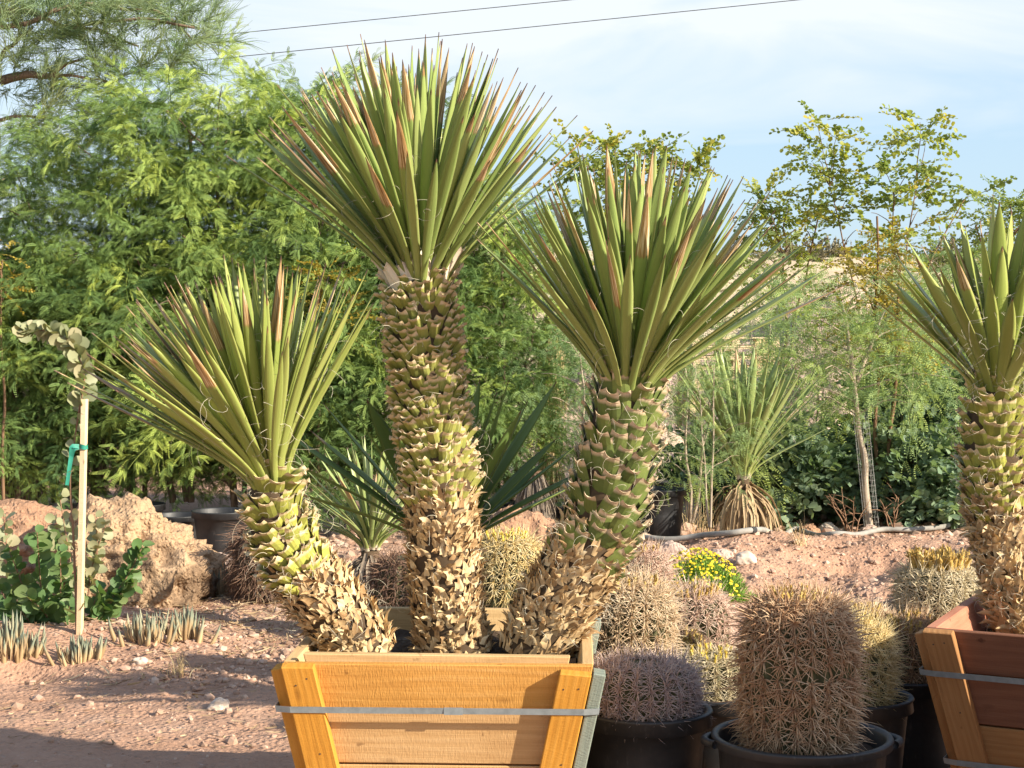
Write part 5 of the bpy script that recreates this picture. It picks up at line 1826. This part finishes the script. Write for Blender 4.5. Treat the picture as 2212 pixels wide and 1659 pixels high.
# shaggy palms
def palm(label, px0, pbase, px1, ptop, d, seed, r0, straw_from=.35, leafy=False):
    q0 = P(px0, pbase, d); q1 = P(px1, ptop, d); z0 = gz(q0.x, d)
    root = thing('fan_palm', label, 'palm', (q0.x, d, z0), 'shaggy fan palm trunks')
    r = np.random.default_rng(seed)
    path = spline([(q0.x, d, z0 - .05), (q0.x * .5 + q1.x * .5 - .02, d, (z0 + q1.z) / 2), tuple(q1)], 24)
    mb = MB(); mb.tubes(path, np.linspace(r0, r0 * .75, 24)[None], 14, g=[.5], cap=True)
    part('trunk', mb, M['brown_bark'], root)
    n = 700
    s_ = r.uniform(.04, 1, n); az = r.uniform(0, 6.28, n)
    b = np.stack([np.interp(s_, np.linspace(0, 1, 24), path[:, k]) for k in range(3)], -1)
    out = np.stack([np.cos(az), np.sin(az), 0 * az], -1)
    b = b + out * r0 * .8
    K = 5; tt = np.linspace(0, 1, K); ln = r.uniform(.12, .42, n)
    p = b[:, None, :] + out[:, None, :] * (np.sin(tt * 1.8)[None] * r.uniform(.01, .10, n)[:, None])[..., None]
    p[:, :, 2] -= tt[None] * ln[:, None]
    p[:, :, 2] = np.maximum(p[:, :, 2], z0 + .005)
    sk = MB(); sk.ribbons(p, .012 * r.uniform(.5, 1.5, n)[:, None] * np.array([.8, 1, 1, .8, .2])[None], out, .25, g=np.clip(r.uniform(0, .7, n) + (s_ > straw_from) * .3, 0, 1))
    part('dead_frond_skirt', sk, M['straw'] if straw_from < 1 else M['grey_skirt'], root)


palm('short leaning shaggy palm trunk right of the reddish boulder', 1188, 1160, 1150, 1020, 12.6, 1, .10, 1.0)
palm('tall palm hung with straw coloured dead fronds between the centre and right yuccas', 1190, 1120, 1192, 680, 15.2, 2, .09, .0)
palm('shaggy brown palm trunk in the shade at the left edge', 40, 1110, 62, 905, 14.2, 3, .16, 1.0)

# background pots
BP = 'black nursery pots under the mesquites'
for i, (px, pr_, d, r_, h_, lab) in enumerate([(478, 1102, 12.2, .205, .42, 'large round black pot in front of the mesquites left of the leaning trunk'),
                                              (385, 1112, 12.7, .19, .40, 'greyish round black pot half hidden by the tan boulder'),
                                              (300, 1088, 13.5, .2, .36, 'black pot behind the tan boulder under the mesquites'),
                                              (215, 1088, 13.6, .2, .36, 'black pot between the wooden stake and the tan boulder'),
                                              (1425, 1055, 12.9, .19, .55, 'tall black bin shaped pot right of the dark green yucca trunk'),
                                              (1130, 1092, 13.3, .22, .36, 'black pot behind the reddish boulder in the centre'),
                                              (1060, 1090, 13.6, .2, .36, 'black pot glimpsed just right of the tallest trunk'),
                                              (1235, 1092, 13.4, .2, .36, 'black pot right of the leaning shaggy palm'),
                                              (1470, 1040, 14.0, .2, .50, 'black pot in the dark behind the tall black bin'),
                                              (700, 1092, 13.4, .2, .36, 'black pot behind the low yucca left of the tallest trunk')]):
    q = P(px, pr_, d)
    z0 = gz(q.x, d)
    make_pot(lab, (q.x, d, z0), r_, max(.25, q.z - z0), BP, False, i + 10)

# small wooden stake
q = onground(1352, 1172)
mb = MB(); mb.tubes(np.array([(q.x, q.y, q.z - .05), (q.x, q.y, q.z + .02), (q.x, q.y, q.z + .17)]), .016, 4, cap=True)
solo('wooden_stake', mb, M['stake_wood'], 'tiny wooden stake at the end of the grey hose by the right trunk', 'stake', tuple(q))

# staked sapling with round leaves, its stake, shrubs below
q = onground(172, 1372)
SX, SY = q.x, q.y
st = thing('wooden_stake', 'tall pale square wooden stake tied with green tape at the left', 'stake', (SX, SY, q.z))
tp = P(183, 862, SY + .0)
b0 = Vector((SX, SY, q.z - .03))
hz_ = (Vector(tp) - b0)
w2 = .013
mb = MB()
v = []
for c in (b0, Vector(tp)):
    for (a, b) in ((-1, -1), (1, -1), (1, 1), (-1, 1)):
        v.append((c.x + a * w2 * .9 + b * .004, c.y + b * w2, c.z))
mb.add(v, [np.array([(0, 1, 5, 4), (1, 2, 6, 5), (2, 3, 7, 6), (3, 0, 4, 7), (4, 5, 6, 7)])])
link('stake_post', mb.mesh('stake_post', (SX, SY, q.z), False), st, M['stake_wood'])
tmb = MB()
z_ = P(180, 965, SY).z
f_ = (z_ - b0.z) / hz_.z
cx = b0.x + hz_.x * f_
an = np.linspace(0, 2 * math.pi, 9)
for dz in (0,):
    ring = np.stack([cx + (w2 + .004) * 1.25 * np.cos(an), SY + (w2 + .004) * 1.35 * np.sin(an), z_ + .004 * np.sin(an * 2)], -1)
    tmb.ribbons(ring[None], .024, np.stack([np.cos(an), np.sin(an), 0 * an], -1)[None], .02)
tail = spline([(cx - .02, SY - .02, z_ - .002), (cx - .045, SY - .03, z_ - .01), (cx - .06, SY - .02, z_ - .05), (cx - .07, SY - .02, z_ - .11), (cx - .085, SY - .015, z_ - .20)], 14)
tmb.ribbons(tail[None], .026 * np.interp(np.arange(14), [0, 3, 13], [.8, 1, .7])[None], np.array([[.3, -1, .15]]), .12)
tail = spline([(cx - .02, SY - .02, z_ + .002), (cx - .05, SY - .035, z_ + .004), (cx - .055, SY - .03, z_ - .02), (cx - .06, SY - .02, z_ - .05)], 8)
tmb.ribbons(tail[None], .024, np.array([[.2, -1, .4]]), .12)
part('green_tape', tmb, M['green_tape'], st)


def leafy_stem(mbs, mbl, path, nleaf, size, r, rad=.006, start=.0, tmpl=ROUND):
    path = np.asarray(path)
    mbs.tubes(path, np.linspace(rad, rad * .45, len(path))[None], 6, g=[.5])
    u = start + (1 - start) * (np.arange(nleaf) + r.uniform(0, .6, nleaf)) / nleaf
    s_ = np.linspace(0, 1, len(path))
    b = np.stack([np.interp(u, s_, path[:, k]) for k in range(3)], -1)
    tg = nrm(np.stack([np.interp(u, s_, np.gradient(path[:, k])) for k in range(3)], -1))
    ph = np.arange(nleaf) * 2.4 + r.normal(0, .5, nleaf)
    e1 = nrm(np.cross(tg, [0, 1.0, .2])); e2 = np.cross(tg, e1)
    d_ = nrm(e1 * np.cos(ph)[:, None] + e2 * np.sin(ph)[:, None] + tg * .55)
    up = r.normal(0, .6, (nleaf, 3)) + np.array([[.3, -.7, .5]])
    mbl.inst(tmpl[0], tmpl[1], frames(d_, up), b, size * r.uniform(.65, 1.15, nleaf), None, r.uniform(0, 1, nleaf))


r_ = np.random.default_rng(401)
sap = thing('sapling', 'thin sapling with grey green round leaves arching over at the top beside the wooden stake', 'sapling', (P(168, 1375, SY + .03).x, SY + .03, q.z))
sm, lm = MB(), MB()
pth = spline(pts_at([(166, 1385), (164, 1290), (158, 1150), (152, 1040), (160, 960), (172, 880), (182, 820), (172, 775), (152, 740), (118, 720), (78, 712), (52, 716)], SY + .02), 60)
leafy_stem(sm, lm, pth[:30], 26, .064, r_, .008, .1)
leafy_stem(sm, lm, pth[24:], 84, .074, r_, .005, .08)
part('stem', sm, M['red_bark'], sap)
part('leaves', lm, M['round_leaf'], sap)


def round_shrub(label, paths, d, seed, mat, nleaf, size, base):
    r = np.random.default_rng(seed)
    root = thing('round_leaved_shrub', label, 'shrub', base, 'round leaved shrubs at the left')
    sm, lm = MB(), MB()
    for (p, n) in paths:
        pt = [tuple(P(x, y, d + dd)) for (x, y, dd) in p]
        leafy_stem(sm, lm, spline(pt, 20), n, size, r, .006, .12)
    part('stem', sm, M['red_bark'], root)
    part('leaves', lm, M[mat], root)


dB = 9.15
round_shrub('dense dark green round leaved shrub left of the wooden stake', [([(110, 1385, 0), (90, 1280, 0), (80, 1150, -.1)], 50), ([(110, 1385, 0), (60, 1290, .05), (20, 1190, 0)], 46), ([(112, 1385, 0), (130, 1300, -.1), (130, 1190, -.15)], 50),
                                                                         ([(112, 1385, 0), (100, 1330, -.2), (60, 1290, -.3)], 37), ([(114, 1385, 0), (150, 1330, -.1), (165, 1250, -.1)], 37), ([(110, 1385, 0), (40, 1340, 0), (0, 1270, 0)], 37),
                                                                         ([(114, 1385, 0), (140, 1350, -.2), (150, 1310, -.3)], 29), ([(112, 1385, .05), (100, 1250, .2), (100, 1160, .3)], 37), ([(110, 1388, 0), (70, 1350, -.15), (45, 1320, -.2)], 25)], dB, 402, 'dark_round_leaf', 20, .078, tuple(onground(110, 1388)))
round_shrub('branch like round leaved shrub leaning right against the tan boulder', [([(205, 1370, 0), (230, 1310, 0), (275, 1245, 0), (308, 1180, 0)], 63), ([(205, 1370, 0), (220, 1330, 0), (250, 1290, 0), (290, 1265, 0)], 33), ([(205, 1370, 0), (200, 1320, 0), (215, 1270, 0)], 16), ([(205, 1370, 0), (235, 1320, .1), (290, 1230, .1)], 29)], dB - .05, 403, 'dark_round_leaf', 20, .072, tuple(onground(205, 1372)))
round_shrub('pale leaved low shoots behind the wooden stake', [([(190, 1290, 0), (200, 1220, 0), (230, 1130, 0)], 25), ([(190, 1290, 0), (210, 1200, 0), (205, 1110, 0)], 21), ([(150, 1290, 0), (130, 1220, 0), (120, 1120, 0)], 25), ([(20, 1290, 0), (15, 1190, 0), (8, 1110, 0)], 25), ([(170, 1300, 0), (150, 1200, 0), (130, 1080, 0)], 21)], dB + .3, 404, 'round_leaf', 20, .07, tuple(onground(180, 1360)))


# aloes
def aloe(label, px, py, n, w, h, seed, dark=False):
    w *= .85; h *= .82
    r = np.random.default_rng(seed)
    q = onground(px, py)
    root = thing('aloe', label, 'succulent', tuple(q), 'clumps of stubby aloes')
    mb = MB()
    x = q.x + r.normal(0, 1, n) * w * .30; y = q.y + r.normal(0, 1, n) * w * .2
    b = np.stack([x, y, gh(x, y) - .01], -1)
    out = np.stack([(x - q.x) / w * .45 + r.normal(0, .10, n), (y - q.y) / w * .3 + r.normal(0, .10, n), np.ones(n)], -1); out = nrm(out)
    L_ = h * r.uniform(.6, 1.1, n)
    K = 7; tt = np.linspace(0, 1, K)
    inc = -np.stack([out[:, 0], out[:, 1], 0 * x], -1)
    p = b[:, None, :] + out[:, None, :] * (tt[None] * L_[:, None])[..., None] + inc[:, None, :] * (np.sin(tt * math.pi)[None] * -.10 * L_[:, None])[..., None] + r.normal(0, .25, (n, 1, 3)) * (tt ** 2 * .12)[None, :, None] * L_[:, None, None]
    rad = .0100 * r.uniform(.8, 1.25, n)[:, None] * np.array([1.0, 1.15, 1.1, .95, .72, .42, .05])[None]
    mb.tubes(p, rad, 6, g=r.uniform(0, 1, n) * (.6 if dark else 1))
    part('leaf_rosette', mb, M['aloe_leaf'], root)
    m_ = n // 2
    a = r.uniform(0, 6.28, m_)
    bb = np.stack([q.x + np.cos(a) * w * .42, q.y + np.sin(a) * w * .3, 0 * a], -1); bb[:, 2] = gh(bb[:, 0], bb[:, 1]) + .004
    dd = np.stack([np.cos(a), np.sin(a), 0 * a], -1)
    p = bb[:, None, :] + dd[:, None, :] * (np.sin(tt * 2.4)[None] * r.uniform(.01, .04, m_)[:, None])[..., None]
    p[:, :, 2] += tt[None] * (h * r.uniform(.35, .75, m_))[:, None]
    db = MB(); db.ribbons(p, .011 * np.array([.8, 1, 1, .9, .8, .5, .1])[None], dd, .35, g=r.uniform(.1, .9, m_))
    part('dry_leaves', db, M['dry_skirt'], root)


aloe('small spiky blue green aloe at the foot of the wooden stake', 172, 1428, 34, .17, .165, 1)
aloe('wide clump of grey green aloes in front of the tan boulder', 318, 1385, 40, .24, .19, 2)
aloe('upright right half of the aloes at the corner of the tan boulder', 398, 1376, 34, .17, .21, 3)
aloe('dry tipped aloe clump at the left edge below the dark shrub', 18, 1408, 52, .26, .22, 4)
aloe('short brown aloe clump between the left edge one and the stake', 66, 1412, 22, .13, .13, 5)
aloe('dark narrow aloe in the shade right of the tan boulder', 490, 1284, 40, .20, .25, 6, True)


# yellow flower mound
def damianita():
    r = np.random.default_rng(500)
    q = onground(1520, 1292); d = q.y
    root = thing('flowering_shrublet', 'bright green cushion plant covered with small yellow flowers on the dirt', 'flowering plant', tuple(q), None)
    n = 5200
    dd = nrm(r.normal(0, 1, (n, 3))); dd[:, 2] = np.abs(dd[:, 2])
    u = r.uniform(.35, 1, n) ** .5
    rx, ry, h = .29, .25, .26
    c = np.array([q.x, d, q.z - .01])
    b = c + dd * np.array([rx, ry, h]) * u[:, None] * (1 + .14 * vnoise(dd[:, 0] * 3, dd[:, 1] * 3, dd[:, 2] * 3, 3))[:, None]
    b[:, 2] -= np.clip((b[:, 0] - q.x), 0, 1) * .35
    b[:, 2] = np.maximum(b[:, 2], q.z)
    dr = nrm(dd + r.normal(0, .45, (n, 3)) + np.array([0, 0, .5]))
    tt = np.linspace(0, 1, 3)
    p = b[:, None, :] + dr[:, None, :] * (tt[None] * r.uniform(.02, .045, n)[:, None])[..., None]
    mb = MB(); mb.ribbons(p, .0045 * np.array([1, 1, .3])[None], r.normal(0, 1, (n, 3)), .2, g=r.uniform(0, 1, n))
    part('foliage', mb, M['fern_green'], root)
    m_ = 480
    k_ = r.choice(np.where((dd[:, 2] > .35) & (dd[:, 0] < .55))[0], m_, replace=False)
    ft = np.array([(0, 0, .003)] + [(math.cos(a) * 1.0, math.sin(a) * 1.0, 0) for a in np.arange(8) * math.pi / 4])
    ff = [np.array([(0, 1 + i, 1 + (i + 1) % 8) for i in range(8)])]
    s_ = r.uniform(.006, .0105, m_)
    fm = MB(); fr_ = frames(nrm(np.cross(dr[k_], r.normal(0, 1, (m_, 3)))), dr[k_] + np.array([[.2, -.3, .3]]))
    ctr = c + dd[k_] * np.array([rx, ry, h]) * 1.08 + dr[k_] * .03
    ctr[:, 2] -= np.clip((ctr[:, 0] - q.x), 0, 1) * .35
    ft2 = np.concatenate([ft * np.array([1, 1, 1.0]), (ft * np.array([.4, .4, 1])) + np.array([0, 0, .35])])
    ff2 = [np.concatenate([ff[0], ff[0] + 9])]
    fm.inst(ft2, ff2, fr_, ctr, s_, None, r.uniform(0, 1, m_))
    part('blossoms', fm, M['yellow_flower'], root)


damianita()


def tuft(label, px, py, h, n, seed, mat='straw', w=.03):
    r = np.random.default_rng(seed); q = onground(px, py)
    b = np.stack([q.x + r.normal(0, w, n), q.y + r.normal(0, w, n), np.full(n, q.z - .005)], -1)
    d_ = nrm(np.stack([r.normal(0, .22, n), r.normal(0, .22, n), np.ones(n)], -1)); tt = np.linspace(0, 1, 5)
    p = b[:, None, :] + d_[:, None, :] * (tt[None] * (h * r.uniform(.5, 1.1, n))[:, None])[..., None] + r.normal(0, .04, (n, 1, 3)) * (tt ** 2)[None, :, None]
    mb = MB(); mb.ribbons(p, .0035 * np.array([1, 1, .8, .6, .2])[None], r.normal(0, 1, (n, 3)), .2, g=r.uniform(.2, 1, n))
    solo('dry_grass', mb, M[mat], label, 'grass tuft', tuple(q), 'dry grass tufts')


tuft('straw coloured grass tuft on the bare dirt left of the orange crate', 385, 1462, .12, 50, 1)
tuft('thin straw grass tuft on the dirt in front of the bushy yucca', 1725, 1192 - 12, .16, 40, 2)
tuft('dry grass at the foot of the tall black bin', 1505, 1150, .3, 90, 3, 'straw', .12)
tuft('wispy dry grass right of the dark narrow aloe', 600, 1300, .16, 40, 4, 'dry_skirt', .08)

# overhead lines
def cable(label, a, b, d):
    pa, pb = P(*a, d), P(*b, d)
    dr = (pb - pa)
    p0, p1 = pa - dr * 1.2, pb + dr * 1.5
    t = np.linspace(-1, 1, 60)[:, None]
    p = np.array(p0)[None] * (1 - t) / 2 + np.array(p1)[None] * (1 + t) / 2
    mb = MB(); mb.tubes(p, .011, 5)
    solo('power_line', mb, M['cable_black'], label, 'cable', tuple(p0), 'overhead power lines')


cable('upper thin overhead power line crossing the cloudy sky', (470, 76), (1230, 0), 45)
cable('lower thin overhead power line crossing just above the tallest yucca', (480, 126), (1722, 0), 45)

# ------------------------------------------------------------------ hill scrub
def scrub():
    r = np.random.default_rng(600)
    tv = shoot_of_round(9, .6, 26, .10, .2)
    proto = None
    for i, (px, d, s_, lab) in enumerate([(1745, 74, 1.6, 'dark desert bush on the hill crest right of the leaning yucca'), (1790, 83, 3.0, 'wide brown desert bush on the hill skyline'), (1720, 83, 3.2, 'olive desert bush on the hill skyline behind small tree'),
                                         (1200, 80, 2.0, 'dry bush on the hill seen between the yucca crowns'), (2040, 70, 2.6, 'desert bush on the hill behind tall tree')]):
        x = P(px, 600, d).x; z = float(hill_z(np.array([x]), np.array([d]))[0])
        n = 90
        dd = nrm(r.normal(0, 1, (n, 3))); dd[:, 2] = np.abs(dd[:, 2])
        b = np.array([x, d, z - .05]) + dd * np.array([.55, .5, .4]) * s_ * r.uniform(.1, .8, n)[:, None]
        mb = MB(); mb.inst(tv[0], tv[1], frames(dd, np.array([[0, 0, 1.0]]) + r.normal(0, .4, (n, 3))), b, s_ * .45 * r.uniform(.7, 1.1, n), tv[2], r.uniform(0, .6, n))
        tag(solo('desert_bush', mb, M['scrub_leaf'], lab, 'shrub', (x, d, z)), lab, 'shrub', 'desert bushes on the hill')
    m_ = 420
    x = r.uniform(-40, 45, m_); y = r.uniform(38, 84, m_); z = hill_z(x, y)
    n = m_ * 10; ri = np.repeat(np.arange(m_), 10)
    dd = nrm(r.normal(0, 1, (n, 3))); dd[:, 2] = np.abs(dd[:, 2])
    s_ = r.uniform(.5, 1.5, m_)[ri]
    b = np.stack([x, y, z], -1)[ri] + dd * np.array([.4, .4, .25]) * s_[:, None] * .6
    tv = shoot_of_round(9, .6, 12, .14, .2)
    mb = MB(); mb.inst(tv[0], tv[1], frames(dd, np.array([[0, 0, 1.0]]) + r.normal(0, .4, (n, 3))), b, s_ * .6, tv[2], r.uniform(0, .6, n))
    o = solo('hill_scrub', mb, M['scrub_leaf'], 'low dry scrub dotted over the tan hill', 'scrub', (0, 0, 0)); o['kind'] = 'stuff'


scrub()
